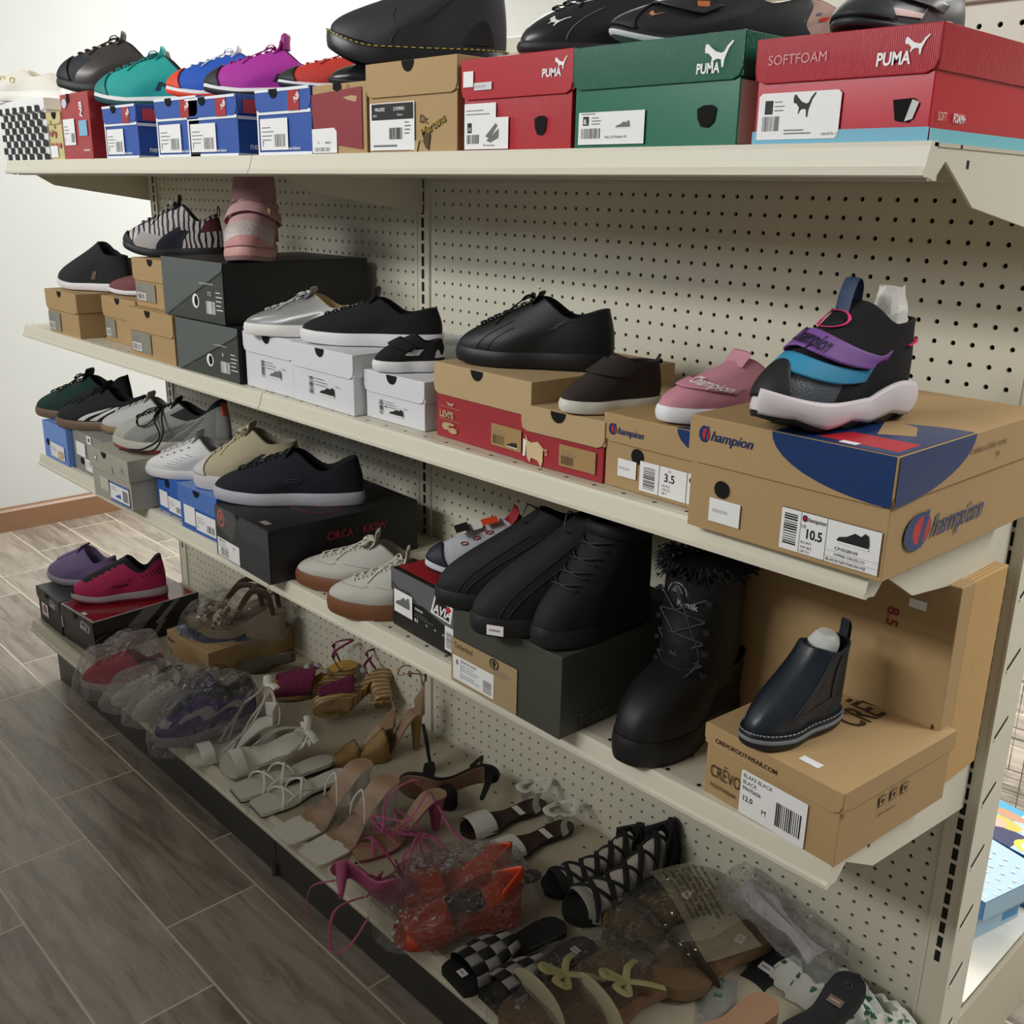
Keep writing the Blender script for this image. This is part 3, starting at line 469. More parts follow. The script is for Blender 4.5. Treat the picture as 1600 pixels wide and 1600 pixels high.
decor([('p', [(.7, .45), (.72, .45), (.72, .6), (.7, .6)], KI), ('p', [(.9, .5), (.92, .5), (.92, .65), (.9, .65)], KI)], 'top', (.322, .1, .286), r, 'top_marks', .001)
# base deck boxes
RTP = M('#8c1f24', .12, spec=.8)
shoebox('dark grey shoe box under the lavender sneaker at the far end of the base deck', -1.235, -.446, ZB, .17, .30, .103, 0, .34, AV, M('#2e3133', .4), notch=.5, flabel=[('r', .18, .25, .46, .62, WHT), ('c', .32, .45, .08, .12, M('#b05a72', .5))], front=avia(.6, .7, .25, WHT, 1.5)+lines(.52, .8, [.6, .5, .42, .34], GREYI, .01))
shoebox('black shoe box with red top and white side stripes under the pink sneaker', -1.062, -.444, ZB, .19, .31, .1, 4, .36, M('#2a2b2d', .4), M('#333436', .4), notch=.5,
    front=avia(.62, .66, .3, WHT, 1.5)+[('r', .0, .32, .03, .66, WHT)], top=[('r', .0, .0, 1, 1, M('#b9b4b1', .3)), ('r', .03, .02, .97, .98, RTP), ('r', .55, .03, .66, .06, WHT)],
    right=[('r', 0, 0, 1, 1, AV), ('p', [(.3, .62), (.46, 1), (.66, 1), (.5, .62)], M('#8a8a8c', .4)), ('p', [(.3, .60), (.5, .60), (.32, .1), (.1, .1)], M('#77787a', .4)), ('p', [(.56, .5), (.76, 1), (.82, 1), (.6, .4)], M('#8a8a8c', .4)), ('p', [(.5, .1), (.62, .5), (.68, .5), (.56, .1)], M('#77787a', .4))])
shoebox('flat tan shoe box with navy swirl on its lid under gold wedge sandals', -.775, -.275, ZB, .212, .265, .07, 3, .0, CARD, notch=None,
    front=[('t', 'asics', .1, .62, .17, M('#26324f', .5), .2, .03), ('c', .07, .68, .02, .08, M('#26324f', .5))],
    top=[('p', [(.0, .1), (.3, .02), (.7, .1), (1, .4), (1, .97), (.75, .97), (.55, .75), (.3, .6), (.1, .5)], M('#1d3358', .3)), ('c', .35, .3, .14, .1, CARD), ('c', .9, .2, .05, .15, CARD)])
# ------------------------------------------------------------ footwear builder
D0 = dict(L=.28, W=.1, hw=.74, e=.8, sh=.03, st=.022, spring=.008, ch=.062, ca=.048, ct=.072, cx=.47, cw=.03, th=.034, kx=.45, kz=.6, fl=.0015, heel=0, rib=0, shrink=.003, waist=.9)
def prof(P, t):    # relative half width along the length
    K = [(0, P['hw']*.92), (.15, P['hw']), (.4, P['hw']*P['waist']+.06), (.7, 1.0), (.85, .97), (1.0, .86)]
    for (a, x), (b, y) in zip(K, K[1:]):
        if t <= b: k = (t-a)/(b-a); k = k*k*(3-2*k); return x+(y-x)*k
    return K[-1][1]
def outl(P, u, off=0):
    th = 2*pi*u; t = (1-cos(th))/2; s = sin(th)
    y = math.copysign(abs(s)**P['e'], s)*P['W']/2*prof(P, t)
    y += -.006*sin(pi*t)**2*(t-.3)*2     # slight banana
    x = t*P['L']; cx_, l = P['L']/2, P['L']/2
    nx, ny = (x-cx_)/l, s
    n = sqrt(nx*nx+ny*ny) or 1
    return x+off*nx/n, y+off*ny/n, t
def stop(P, t): return P['sh']+(P['st']-P['sh'])*min(1, t/.7)+zb(P, t)
def zb(P, t): return P['spring']*max(0, (t-.68)/.32)**2
def surf(P, u, s):
    x, y, t = outl(P, u, -P['shrink']); zt = stop(P, t)-.002
    A = Vector((x, y, zt)); th = 2*pi*u; tb = (1-cos(th))/2
    bx0, bx1 = .012*P['L']/.28, P['cx']*P['L']; yb = math.copysign(abs(sin(th))**.8, sin(th))*P['cw']
    if tb < .5: k = tb/.5; k = k*k*(3-2*k); bz = P['ch']+(P['ca']-P['ch'])*k
    else: k = (tb-.5)/.5; k = k*k*(3-2*k); bz = P['ca']+(P['ct']-P['ca'])*k
    B = Vector((bx0+(bx1-bx0)*tb, yb, P['sh']+bz))
    h1 = P['th']*max(0, (tb-.35)/.65)+.45*(B.z-zt)*(1-max(0, (tb-.35)/.65))
    nx, ny = (x-P['L']/2)/(P['L']/2), sin(th)
    C1 = A+Vector((.004*nx*(tb < .5), .006*ny, h1))
    kk = max(0, 2*tb-1)
    C2 = Vector((B.x+P['kx']*(A.x-B.x)*kk+ (A.x-B.x)*.35*(1-kk)*(tb > .0), B.y+.45*(A.y-B.y), C1.z+(B.z-C1.z)*(P['kz'] if kk > .0 else .6)))
    q = 1-s
    return A*q**3+C1*3*q*q*s+C2*3*q*s*s+B*s**3
def snorm(P, u, s):
    e = .004; s2 = min(s, 1-e)
    a = surf(P, u+e, s2)-surf(P, u-e, s2); b = surf(P, u, s2+e)-surf(P, u, max(0, s2-e)); n = b.cross(a)
    n = n.normalized() if n.length > 1e-12 else Vector((0, 0, 1))
    c = surf(P, u, s2)-Vector((P['L']*.45, 0, .02))
    return n if n.dot(c) > 0 else -n
def son(P, u, s, off=.0012): return surf(P, u, s)+snorm(P, u, s)*off
def patch(P, side, quad, m, mb, off=.0009, n=8):
    """quad in (a, s): a 0 heel .. 1 toe, s 0 sole .. 1 collar; on one side (+1 left, -1 right)"""
    (a0, s0), (a1, s1), (a2, s2), (a3, s3) = quad
    def F(i, j):
        a = (a0*(1-i)+a1*i)*(1-j)+(a3*(1-i)+a2*i)*j; s = (s0*(1-i)+s1*i)*(1-j)+(s3*(1-i)+s2*i)*j
        return son(P, (a/2) if side > 0 else 1-a/2, s, off)
    grid(mb, F, n, n, m)
def stext(P, side, txt, a, s, size, m, mb, shear=0, bold=.02, off=.0012, slope=0):
    V, Fc = tmesh(txt, bold); ka = size/P['L']*1.0; ks = size*9
    def F(v):
        x, y = v[0]+shear*v[1], v[1]
        aa = a-x*ka*1.0; return son(P, (aa/2) if side > 0 else 1-aa/2, min(.98, max(.02, s+y*ks+x*slope)), off)
    mb.add([F(v) for v in V], Fc, m)
def shoe(name, label, cat, toe, hd, z, P, upper, paint=None, sole=('#f0f0f0',), lining='#1a1a1a', lace=None, nl=6, tongue=None, stripes=(), texts=(), extra=None, bow=0, ry=0, rx=0, band=.3, group=None, ls=(.5, .93), lw=.10, thr=None, sr=.55, tg=.02, loc=None, zig=0, toecap=None):
    Q = dict(D0); Q.update(P); P = Q; L = P['L']; h = radians(hd)
    if loc is None: loc = (toe[0]-L*cos(h), toe[1]-L*sin(h), z)
    r = root(name, label, cat, loc, hd, rx, ry, group)
    def mm(c, ro=.7, **k): return c if not isinstance(c, str) else M(c, ro, **k)
    # sole
    NU = 72; FR = [(0, -.007), (0, -.0015), (.1, 0), (.35, P['fl']), (.6, P['fl']*1.2), (.9, 0), (1, -.0015)]
    R = []
    for f, off in FR:
        ring = []
        for i in range(NU):
            u = i/NU; o_ = off+(P['rib']*(1 if i % 2 else -1) if .05 < f < .95 else 0)
            x, y, t = outl(P, u, o_); b = zb(P, t); tp = stop(P, t)
            if zig and f < .7: b += zig*max(0, abs(((t*4.2+.25) % 1)-.5)*2-.35)*(1-f)
            if P['heel'] and f < .3 and .33 < t < .6: b += P['heel']*sin((t-.33)/.27*pi)**.5
            ring.append((x, y, b+(tp-b)*f))
        R.append(ring)
    mb = MB(); mats = [mm(c, sr) for c in sole]; two = len(mats) > 1
    mb.rings(R, mf=lambda j, i: (1 if two and FR[j][0] < band else 0)); so = mb.build('sole', mats, r)
    # upper
    ms = [mm(c) for c in (upper if isinstance(upper, (list, tuple)) else [upper])]; NS = 26; NU2 = 96
    mb = MB(); R = [[surf(P, i/NU2, j/NS) for i in range(NU2)] for j in range(NS+1)]
    def mf(j, i):
        u = (i+.5)/NU2; a = u*2 if u < .5 else 2-2*u; s = (j+.5)/NS
        k = paint(a, s, 1 if u < .5 else -1) if paint else None
        if k is None and thr is not None and 1-a < lw*(.75+.5*s) and s > ls[0]-.04: k = thr
        return k or 0
    mb.rings(R, cap0=False, cap1=False, mf=mf); up = mb.build('upper', ms, r)
    # lining
    mb = MB(); R = []
    for k, (ins, dz) in enumerate(((0, 0), (.0015, .0015), (.004, .001), (.0055, -.004))):
        ring = []
        for i in range(NU2):
            b = surf(P, i/NU2, 1); cxx = P['cx']*L/2; d = Vector((b.x-cxx, b.y, 0)); l = d.length or 1
            ring.append(b-d/l*ins+Vector((0, 0, dz)))
        R.append(ring)
    R.append([(q[0], q[1]*1.05, max(P['sh']+.004, P['sh']+.006)) for q in R[-1]])
    mb.rings(R, cap0=False); mb.build('lining', mm(lining, .85), r)
    # tongue and laces
    if tongue:
        mb = MB(); b = surf(P, .5, .93); t0 = surf(P, .5, .85); p0 = surf(P, .5, 1)
        path = [p0+Vector((.012, 0, -.012)), p0+Vector((.002, 0, .001)), p0+Vector((-.002, 0, tg*.6)), p0+Vector((-.002, 0, tg))]
        mb.tube(catmull(path, 5), P['cw']*.8, .0035, up=(1, 0, .3), n=14, taper=lambda t: 1 if t < .85 else .8); mb.build('tongue', mm(tongue), r)
    if lace:
        mb = MB()
        for k in range(nl):
            s0 = ls[0]+(ls[1]-ls[0])*k/(nl-1)
            for d in (1, -1):
                s1 = s0+(ls[1]-ls[0])/(nl-1)*.55
                pts = []
                for j in range(9):
                    f = j/8; u = .5+d*(f-.5)*lw*(.75+.5*s0); pts.append(son(P, u, min(.985, s0+(s1-s0)*f), .0018+.0022*sin(pi*f)))
                mb.tube(pts, .0028, .0011, up=(0, 0, 1), n=6)
        if bow:
            q = son(P, .5, .96, .004)
            for sg in (1, -1):
                lp = [q, q+Vector((.004, sg*.014, .008)), q+Vector((.012, sg*.026, .004)), q+Vector((.016, sg*.022, -.004)), q+Vector((.008, sg*.01, .001)), q]
                mb.tube(catmull(lp, 6), .0022*bow, .0012, n=6)
                mb.tube(catmull([q, q+Vector((.012, sg*.008, .003)), son(P, .5+sg*.04, .75, .003), son(P, .5+sg*.10, .55, .002)], 6), .0022, .0012, n=6)
        mb.build('laces', mm(lace, .8), r)
    if stripes:
        mb = MB(); sm = []
        for st in stripes:
            side, quad, c = st
            if c not in sm: sm.append(c)
            for sd in ((1, -1) if side == 0 else (side,)): patch(P, sd, quad, sm.index(c), mb)
        mb.build('side_stripes', [mm(c, .6) for c in sm], r, True)
    if texts:
        mb = MB(); sm = []
        for tx in texts:
            side, s_, a, s, size, c = tx[:6]; kw = dict(tx[6]) if len(tx) > 6 else {}
            if c not in sm: sm.append(c)
            stext(P, side, s_, a, s, size, sm.index(c), mb, **kw)
        mb.build('logo', [mm(c, .6) for c in sm], r, False)
    if extra: extra(r, P)
    return r
def seam(P, pts, r, c, wdt=.0006, name='stitching', off=.0008):
    mb = MB(); mb.tube([son(P, u, s, off) for u, s in pts], wdt, wdt, n=5); return mb.build(name, M(c, .7) if isinstance(c, str) else c, r)
def pull(r, P, c, h=.02, wd=.008, u=0):
    mb = MB(); b = surf(P, u, .9); t = surf(P, u, 1); d = Vector((-.004 if u == 0 else .004, 0, 0))
    mb.tube(catmull([b+d, t+d*1.2+Vector((0, 0, h*.6)), t+Vector((0, 0, h)), t-d*.3+Vector((0, 0, h*.4)), t-d*1.5+Vector((0, 0, -.012))], 6), wd, .001, up=(1, 0, 0), n=8); mb.build('pull_tab', M(c, .7) if isinstance(c, str) else c, r)
def strapband(P, r, mats, a0, a1, s0, s1, off=.003, name='strap', m=0):
    """band across the instep from one side to the other; a = half angle from the toe line"""
    mb = MB(); n = 24
    def F(i, j):
        u = .5+(i-.5)*2*a0; s = s0+(s1-s0)*j+ a1*abs(i-.5)*2; return son(P, u, min(.99, max(.02, s)), off)
    grid(mb, F, n, 8, m)
    o = mb.build(name, mats, r); sd = o.modifiers.new('thick', 'SOLIDIFY'); sd.thickness = .0025; return o
def sticker(r, loc, rot=(0, 0, 0), w_=.022, h_=.013, name='price_sticker'):
    mb = MB(); mb.add([(-w_/2, -h_/2, 0), (w_/2, -h_/2, 0), (w_/2, h_/2, 0), (-w_/2, h_/2, 0)], [(0, 1, 2, 3)])
    mb.add([(-w_*.35, -h_*.1, .0003), (w_*.3, -h_*.1, .0003), (w_*.3, h_*.1, .0003), (-w_*.35, h_*.1, .0003)], [(0, 1, 2, 3)], 1)
    o = mb.build(name, [WHT, M('#a78f90', .6)], r, False); o.location = loc; o.rotation_euler = tuple(radians(a) for a in rot); return o
# ------------------------------------------------------------ shoes on the top shelf
HB = {'z1': ZT+.104}
def toeguard(c, a=.80, s1=.5):   # rubber toe wrap painted on the upper
    return lambda A, s, sd: c if (A > a and s < s1*(A-a)/(1-a)) else None
def toesole(P, r, c, h=.55, n='toe_bumper', a0=.12, off=.002):
    mb = MB(); grid(mb, lambda i, j: son(P, .5+(i-.5)*2*a0, .02+j*h*(1-(2*abs(i-.5))**2), off), 24, 8); o = mb.build(n, M(c, .6) if isinstance(c, str) else c, r)
    sd = o.modifiers.new('thick', 'SOLIDIFY'); sd.thickness = .002
z_ = ZT+.145
def exv(r, P):
    mb = MB(); 
    for k, (u, s) in enumerate(((.35, .5), (.3, .55), (.38, .4))):
        q = son(P, u, s, .001); mb.tube([q+Vector((.007*cos(a*pi/6), 0, .007*sin(a*pi/6))) for a in range(13)], .0012)
    mb.build('printed_flower', M('#c9b25c', .6), r)
shoe('slip_on_shoe', 'white slip-on shoe with pale yellow print on the checkerboard box', 'shoe', (-1.21, -.40), -150, ZT+.142, dict(L=.25, ca=.03, ct=.05, ch=.04), '#e9e6da', sole=('#eeece4',), lining='#d8d2c0', extra=exv)
shoe('slip_on_shoe', 'white shoe lying behind the yellow printed slip-on on the checkerboard box', 'shoe', (-1.24, -.20), -140, ZT+.142, dict(L=.25, ca=.035, ct=.06, ch=.045), '#d6d2c8', sole=('#eeece4',), lining='#b8b2a0', lace='#e6e2da')
def sneaker(lb, toe, hd, z, c, solec, lacec, P={}, dark='#1d2022', lett=None, lining='#222222', **k):
    PP = dict(L=.28, W=.1, sh=.032, st=.02, spring=.014, ch=.062, ct=.082, ca=.046, th=.036, cx=.42); PP.update(P)
    up = [c, dark]
    def ex(r, Q):
        toesole(Q, r, k.get('tb', dark), .42)
        if k.get('ex2'): k['ex2'](r, Q)
    kk = {a: b for a, b in k.items() if a not in ('tb', 'ex2')}
    return shoe('sneaker', lb, 'shoe', toe, hd, z, PP, up, sole=solec, lining=lining, lace=lacec, thr=kk.pop('thr', 0), tongue=kk.pop('tongue', c), bow=1, nl=6, texts=[(1, lett, .50, .22, .042, dark, {'shear': -.25, 'bold': .05})] if lett else (), extra=ex, **kk)
met = M('#4d4845', .3, .4)
sneaker('bronze-black leather running sneaker with chunky black toe on a red box', (-.83, -.40), -127, ZT+.142, met, ('#2b2d2e', '#121314'), '#39352f', {'sh': .034, 'th': .042}, tb='#15181b', tongue='#3f3a34', paint=lambda a, s, d: 1 if (a > .72 and s < .5) else None, dark='#24272b')
sneaker('teal running sneaker with black letter on its side, on a blue box', (-.635, -.385), -130, ZT+.107, '#1fa39b', ('#e4e6e4', '#16494a'), '#1b8f89', {}, dark='#14373d', lett='N', tb='#1c8783', tongue='#22a79f', band=.4)
sneaker('royal blue running sneaker with orange toe and white laces', (-.315, -.375), -131, ZT+.11, '#1c57bd', ('#e9e9ea', '#e8441f'), '#eef0f2', {'W': .098}, dark='#d63a22', lett='N', tb='#e9441e', tongue='#ffffff', band=.4)
def puff(r, Q):
    q = surf(Q, .5, 1)+Vector((-.01, 0, .02)); mb = MB(); mb.tube([q+Vector((0, 0, -.02)), q, q+Vector((-.002, 0, .012)), q+Vector((-.004, 0, .018))], .019, .010, up=(1, 0, .2), n=14, taper=lambda t: 1-.4*(t > .9)); mb.build('tongue_top', M('#a03080', .6), r)
sneaker('magenta running sneaker with black letter and padded tongue', (-.165, -.378), -130, ZT+.106, '#b02f9f', ('#e9e9ea', '#1c1e20'), '#a8268f', {}, dark='#201a24', lett='N', tb='#26282c', tongue='#b030a0', band=.4, ex2=puff)
sneaker('red-orange running sneaker with black toe guard behind the magenta one', (.085, -.375), -128, ZT+.107, '#c93a2c', ('#e9e9ea', '#1c1e20'), '#c83030', {}, dark='#1d2023', tb='#1d2125', tongue='#b02a50', band=.4)
shoe('dress_shoe', 'black leather shoe, low, on the tan and dark red box behind the chukka boot', 'shoe', (.235, -.385), -128, ZT+.105, dict(L=.26, W=.09, sh=.016, st=.012, ch=.05, ct=.06, ca=.04, th=.03), M('#1b1c1e', .25), sole=('#1c1c1e',), lining='#26282a')
# large chukka
def doc(r, P):
    yl = '#c8b43a'
    mb = MB()
    for i in range(70):
        u0, u1 = .03+i*.92/70, .03+(i+.55)*.92/70; a, b = [], None
        for u in (u0, u1):
            x, y, t = outl(P, u, .0015); a.append((x, y, stop(P, t)-.0008))
        mb.tube(a, .0009, n=5)
    mb.build('welt_stitching', M(yl, .6), r)
    seam(P, [(.30+.0*k, .05+.06*k) for k in range(5)]+[(.32+.02*k, .36+.08*k) for k in range(4)], r, '#3a3d42', .0008)
    mb = MB()
    for s in (.78, .86, .93):
        for u in (.44, .56):
            q = son(P, u, s, .001); mb.tube([q+Vector((.0035*cos(a*pi/4), .0035*sin(a*pi/4), .002*cos(a*pi/4))) for a in range(9)], .001)
    mb.build('eyelet', M('#b9bcc0', .3, .9), r); pull(r, P, '#8a7a2c', .03)
shoe('chukka_boot', 'large black leather chukka boot with yellow welt stitching', 'boot', (.262, -.395), -131, ZT+.127, dict(L=.305, W=.108, sh=.03, st=.03, spring=.030, ch=.105, ca=.10, ct=.112, cx=.40, cw=.036, th=.030, kx=.42, kz=.24, fl=.001, shrink=.006), M('#23262b', .55, 0, .2, 500, .05), sole=(M('#17191c', .35),), lining='#101113', lace='#15171a', nl=3, ls=(.78, .95), tongue='#1b1d20', extra=doc, tg=.02)
# black pumas
def pcat(P, r, u0, s0, k, c, name='leaping_logo'):
    mb = MB(); V = cat_logo(0, 0, 1, 0, 1)[0][1]
    mb.add([son(P, u0-(x-.5)*k, s0+(y-.5)*k*3.4, .0014) for x, y in V], [tuple(range(len(V)))]); mb.build(name, M(c, .5), r)
def pA(r, P): pcat(P, r, .40, .30, .045, '#e4e4e4'); seam(P, [(.35, .05+.05*k) for k in range(12)], r, '#6a6d72', .0008); seam(P, [(.5+.012*k*k*.3-.03, .62) for k in range(3)]+[(.42-.01*k, .60+.04*k) for k in range(9)], r, '#cfd2d6', .0010)
shoe('sneaker', 'black smooth leather sneaker with small white leaping cat, on the red box', 'shoe', (.655, -.385), -124, ZT+.117, dict(L=.29, W=.1, sh=.02, st=.016, spring=.004, ch=.07, ct=.098, ca=.055, th=.038, kx=.5, kz=.36), M('#202225', .28), sole=('#1a1b1d',), lining='#141516', extra=pA, lace='#101113', thr=0, bow=1)
def pB(r, P):
    strapband(P, r, M('#232629', .5), .18, -.05, .52, .74, .004); pcat(P, r, .405, .34, .03, '#c98a62')
    toesole(P, r, '#16191c', .5, a0=.10)
    mb = MB(); q = son(P, .36, .62, .006); mb.box((q.x-.01, q.y-.003, q.z-.005), (q.x+.006, q.y+.003, q.z+.006)); mb.build('orange_tab', M('#e07a50', .5), r)
shoe('sneaker', 'black training sneaker with wide instep strap and white midsole, on the green box', 'shoe', (.797, -.385), -128, ZT+.116, dict(L=.30, W=.102, sh=.03, st=.02, spring=.026, ch=.085, ct=.11, ca=.065, th=.032, kx=.4, kz=.36), M('#17191c', .6), sole=('#1a1c1e', '#d5d7d8'), band=.5, lining='#111111', extra=pB, lace='#0f1011', thr=0, bow=1, tongue='#131416')
z2 = ZT+.116
# toy-like clear shoe behind
def clr(r, P):
    mb = MB()
    for u, s, k, c in ((.32, .45, .010, 0), (.26, .6, .012, 1), (.38, .35, .008, 0), (.30, .7, .007, 2)):
        q = son(P, u, s, .0008); n = 14; mb.add([son(P, u+k*1.2*cos(a*2*pi/n), s+k*6*sin(a*2*pi/n), .0015) for a in range(n)], [tuple(range(n))], c)
    mb.build('printed_patch', [M('#f0c020', .4), M('#e03a28', .4), M('#2a2f6e', .4)], r)
shoe('clear_clog', 'child shoe with glossy clear and coloured side at the rear of the green box', 'shoe', (.86, -.24), -120, z2, dict(L=.18, W=.08, sh=.02, st=.014, ch=.055, ct=.06, ca=.045, th=.03), M('#c9a79c', .12, spec=.9), sole=('#3b3f44',), lining='#8a6a60', extra=clr)
def pC(r, P):
    toesole(P, r, '#26292c', .62, a0=.14, off=.003); seam(P, [(.30, .1+.05*k) for k in range(14)], r, '#8b9095', .001)
    mb = MB(); grid(mb, lambda i, j: son(P, .43-.13*i, .08+.05*i+.14*j*(1-i*.3), .002), 14, 4); grid(mb, lambda i, j: son(P, .25-.1*i, .02+.22*j*sin(pi*i), .002), 14, 4); mb.build('midsole_flash', M('#efd3cb', .5), r)
    strapband(P, r, M('#3a3d40', .35), .26, -.1, .45, .7, .003, 'strap')
shoe('sneaker', 'dark grey sneaker with curved white and pink midsole, on the red and blue box', 'shoe', (1.098, -.385), -123, ZT+.104, dict(L=.25, W=.11, sh=.022, st=.018, spring=.01, ch=.085, ct=.11, ca=.08, th=.045, kx=.45, kz=.6), M('#4a4d50', .4), sole=('#2d3033',), lining='#1c1d1f', extra=pC)
# ------------------------------------------------------------ second shelf
kn = M('#202326', .85, 0, .3, 350, kind='knit')
def tab(c, u=.22, s=.25):
    def f(r, P):
        mb = MB(); grid(mb, lambda i, j: son(P, u+.018*(i-.5), s+.24*(j-.5), .0015), 4, 4); mb.build('side_tab', M(c, .7), r)
    return f
shoe('ankle_sneaker', 'black knit ankle-high sneaker with white sole at the far end of the second shelf', 'shoe', (-1.075, -.375), -138, Z2+.111, dict(L=.262, W=.092, sh=.022, st=.018, spring=.012, ch=.072, ca=.075, ct=.108, cx=.38, cw=.028, th=.03, kx=.45, kz=.36), kn, sole=('#e2e0e4',), lining='#181a1c', extra=tab('#6b5440'))
shoe('ankle_sneaker', 'grey knit sneaker peeking out behind the black knit one', 'shoe', (-1.08, -.30), -140, Z2+.111, dict(L=.25, W=.09, sh=.022, st=.018, ch=.06, ca=.06, ct=.085, cx=.38, th=.028), '#6e6c69', sole=('#d8d6d6',), lining='#333333', lace='#8a8886')
def loop(r, P):
    mb = MB(); q = son(P, .42, .3, .001); mb.tube(catmull([q, q+Vector((.02, .02, -.01)), q+Vector((.03, .03, -.05)), q+Vector((.02, .025, -.07)), q+Vector((0, .02, -.03)), q], 6), .0008); mb.build('tag_string', M('#a45c3c', .6), r)
shoe('sneaker', 'mauve knit sneaker with white sole, half hidden behind the stacked tan boxes', 'shoe', (-.915, -.32), -138, Z2+.111, dict(L=.25, W=.09, sh=.022, st=.018, spring=.012, ch=.055, ca=.05, ct=.07, th=.03), M('#7d4a4c', .85, 0, .3, 350, kind='knit'), sole=('#e2e0e4',), lining='#3a2828')
zb_ = bpy.data.materials.new('zebra_print'); zb_.use_nodes = True; nt = zb_.node_tree
wv = nt.nodes.new('ShaderNodeTexWave'); wv.inputs['Scale'].default_value = 22; wv.inputs['Distortion'].default_value = 6; wv.inputs['Detail Scale'].default_value = .8; wv.bands_direction = 'X'
tc = nt.nodes.new('ShaderNodeTexCoord'); cr = nt.nodes.new('ShaderNodeValToRGB'); cr.color_ramp.interpolation = 'CONSTANT'; cr.color_ramp.elements[0].color = lin('#16181c'); cr.color_ramp.elements[1].position = .38; cr.color_ramp.elements[1].color = lin('#c9c5c6')
nt.links.new(tc.outputs['Object'], wv.inputs['Vector']); nt.links.new(wv.outputs['Fac'], cr.inputs[0]); nt.links.new(cr.outputs[0], nt.nodes['Principled BSDF'].inputs['Base Color']); ZEB = zb_
def zex(r, P): toesole(P, r, '#17191d', .22); pull(r, P, '#2b2d33', .02)
shoe('sneaker', 'black and grey zebra print sneaker with maroon heel panel on the stacked boxes', 'shoe', (-.565, -.352), -128, Z2+.214, dict(L=.275, W=.096, sh=.026, st=.02, spring=.022, ch=.085, ca=.066, ct=.108, cx=.42, th=.034, kx=.45, kz=.36), [ZEB, M('#1d2333', .7), M('#5d262e', .7), M('#b9b3b2', .8, 0, .3, 400)], paint=lambda a, s, d: 1 if .44 < a < .60 and s < .62+(a-.5) else (2 if a < .34 and .42 < s < .85 else (3 if .60 <= a < .80 and s < .38 else None)), sole=('#1d1f22',), lining='#5b5856', lace=ZEB, tongue='#1a1c20', thr=1, bow=1.6, extra=zex, tg=.025)
mb = MB(); q = Vector((-.463, -.185, Z2+.2275)); mb.box((-.03, -.012, 0), (.02, .012, .008)); mb.tube([(0, 0, .008), (0, 0, .075)], .0035, n=8)
o = mb.build('display_stand', M('#33363b', .5), None, True); o.location = q; o.rotation_euler = (0, 0, -.6); tag(o, 'short dark shoe stand between the zebra print sneaker and the pink trainer', 'stand')
PKM = M('#c39a9c', .8, 0, .25, 350)
def pkx(r, P):
    strapband(P, r, PKM, .27, -.12, .60, .80, .008, 'strap')
    mb = MB(); p0 = surf(P, .5, 1); n = 16
    def F(i, j):
        a = (i-.5)*2; z = j*.062; return p0+Vector((.012-.02*a*a-.012*j, a*(.046-.006*j*j), -.02+z+.008*(1-a*a)))
    grid(mb, F, n, 8); o = mb.build('padded_tongue', M('#ad8486', .8, 0, .25, 350), r); s = o.modifiers.new('t', 'SOLIDIFY'); s.thickness = .012
    mb = MB(); q = p0+Vector((.022, .0, .018)); mb.box((q.x, -.008, q.z-.009), (q.x+.0012, .008, q.z+.009)); mb.box((q.x, -.011, q.z+.002), (q.x+.0014, .011, q.z+.006)); mb.build('tongue_logo', M('#8a6c66', .6), r)
    mb = MB(); grid(mb, lambda i, j: son(P, .5+(i-.5)*.34, .03+.42*j*(1-.55*abs(i-.5)), .003), 18, 8); mb.build('satin_toe_panel', M('#d0c2bf', .25, .2, .8, 120), r)
    toesole(P, r, '#c98f8c', .16, a0=.16)
    mb = MB(); q = son(P, .40, .62, .012); mb.box((q.x-.005, q.y-.002, q.z-.007), (q.x+.005, q.y+.003, q.z+.007)); mb.build('tan_patch', M('#b08a5a', .6), r)
shoe('high_top_trainer', 'dusty pink strapped high-top trainer pointing forward on the black box', 'shoe', (-.165, -.345), -36, Z2+.2275, dict(L=.27, W=.108, sh=.032, st=.030, spring=.008, ch=.10, ca=.085, ct=.12, cx=.46, cw=.043, th=.05, kx=.45, kz=.36), PKM, sole=('#cf9a97', '#8f6f70'), lining='#a98486', extra=pkx)
SIL = M('#a2a3a3', .35, .55, .3, 500, kind='weave')
shoe('platform_sneaker', 'silver platform sneaker with white laces on the leftmost white box', 'shoe', (-.118, -.368), -142, Z2+.107, dict(L=.27, W=.098, e=.7, sh=.034, st=.032, spring=.0, ch=.058, ca=.046, ct=.080, cx=.44, th=.024, kx=.5, kz=.36), [SIL, M('#9a9690', .6)], sole=('#e6e4df',), lining='#c9b48e', lace='#d4d5d7', tongue='#aaa9a8', thr=0, bow=1.6, paint=lambda a, s, d: 1 if a < .35 else None)
BKF = M('#14161a', .9, 0, .3, 400)
shoe('platform_sneaker', 'black suede platform sneaker with ribbed white sole on a white box', 'shoe', (-.05, -.352), -140, Z2+.106, dict(L=.295, W=.1, e=.7, sh=.034, st=.032, spring=.006, rib=.0009, ch=.065, ca=.05, ct=.088, cx=.46, th=.026, kx=.5, kz=.36), BKF, sole=('#e8e8ea',), lining='#101114', lace='#121316', tongue='#121317', thr=0, tg=.028)
def tin(r, P):
    mb = MB(); grid(mb, lambda i, j: son(P, .22+.07*i, .30+.3*j, .0015), 6, 4); mb.build('beaded_patch', M('#c9c9c4', .5, 0, .8, 200), r)
    mb = MB(); grid(mb, lambda i, j: son(P, .02+.11*i, .15+.35*j*(.6+.4*sin(9*i)), .0015), 10, 4); mb.build('cat_shaped_patch', M('#d8d8d8', .6, 0, .5, 200), r)
    strapband(P, r, BKF, .22, -.1, .55, .8, .003, 'strap')
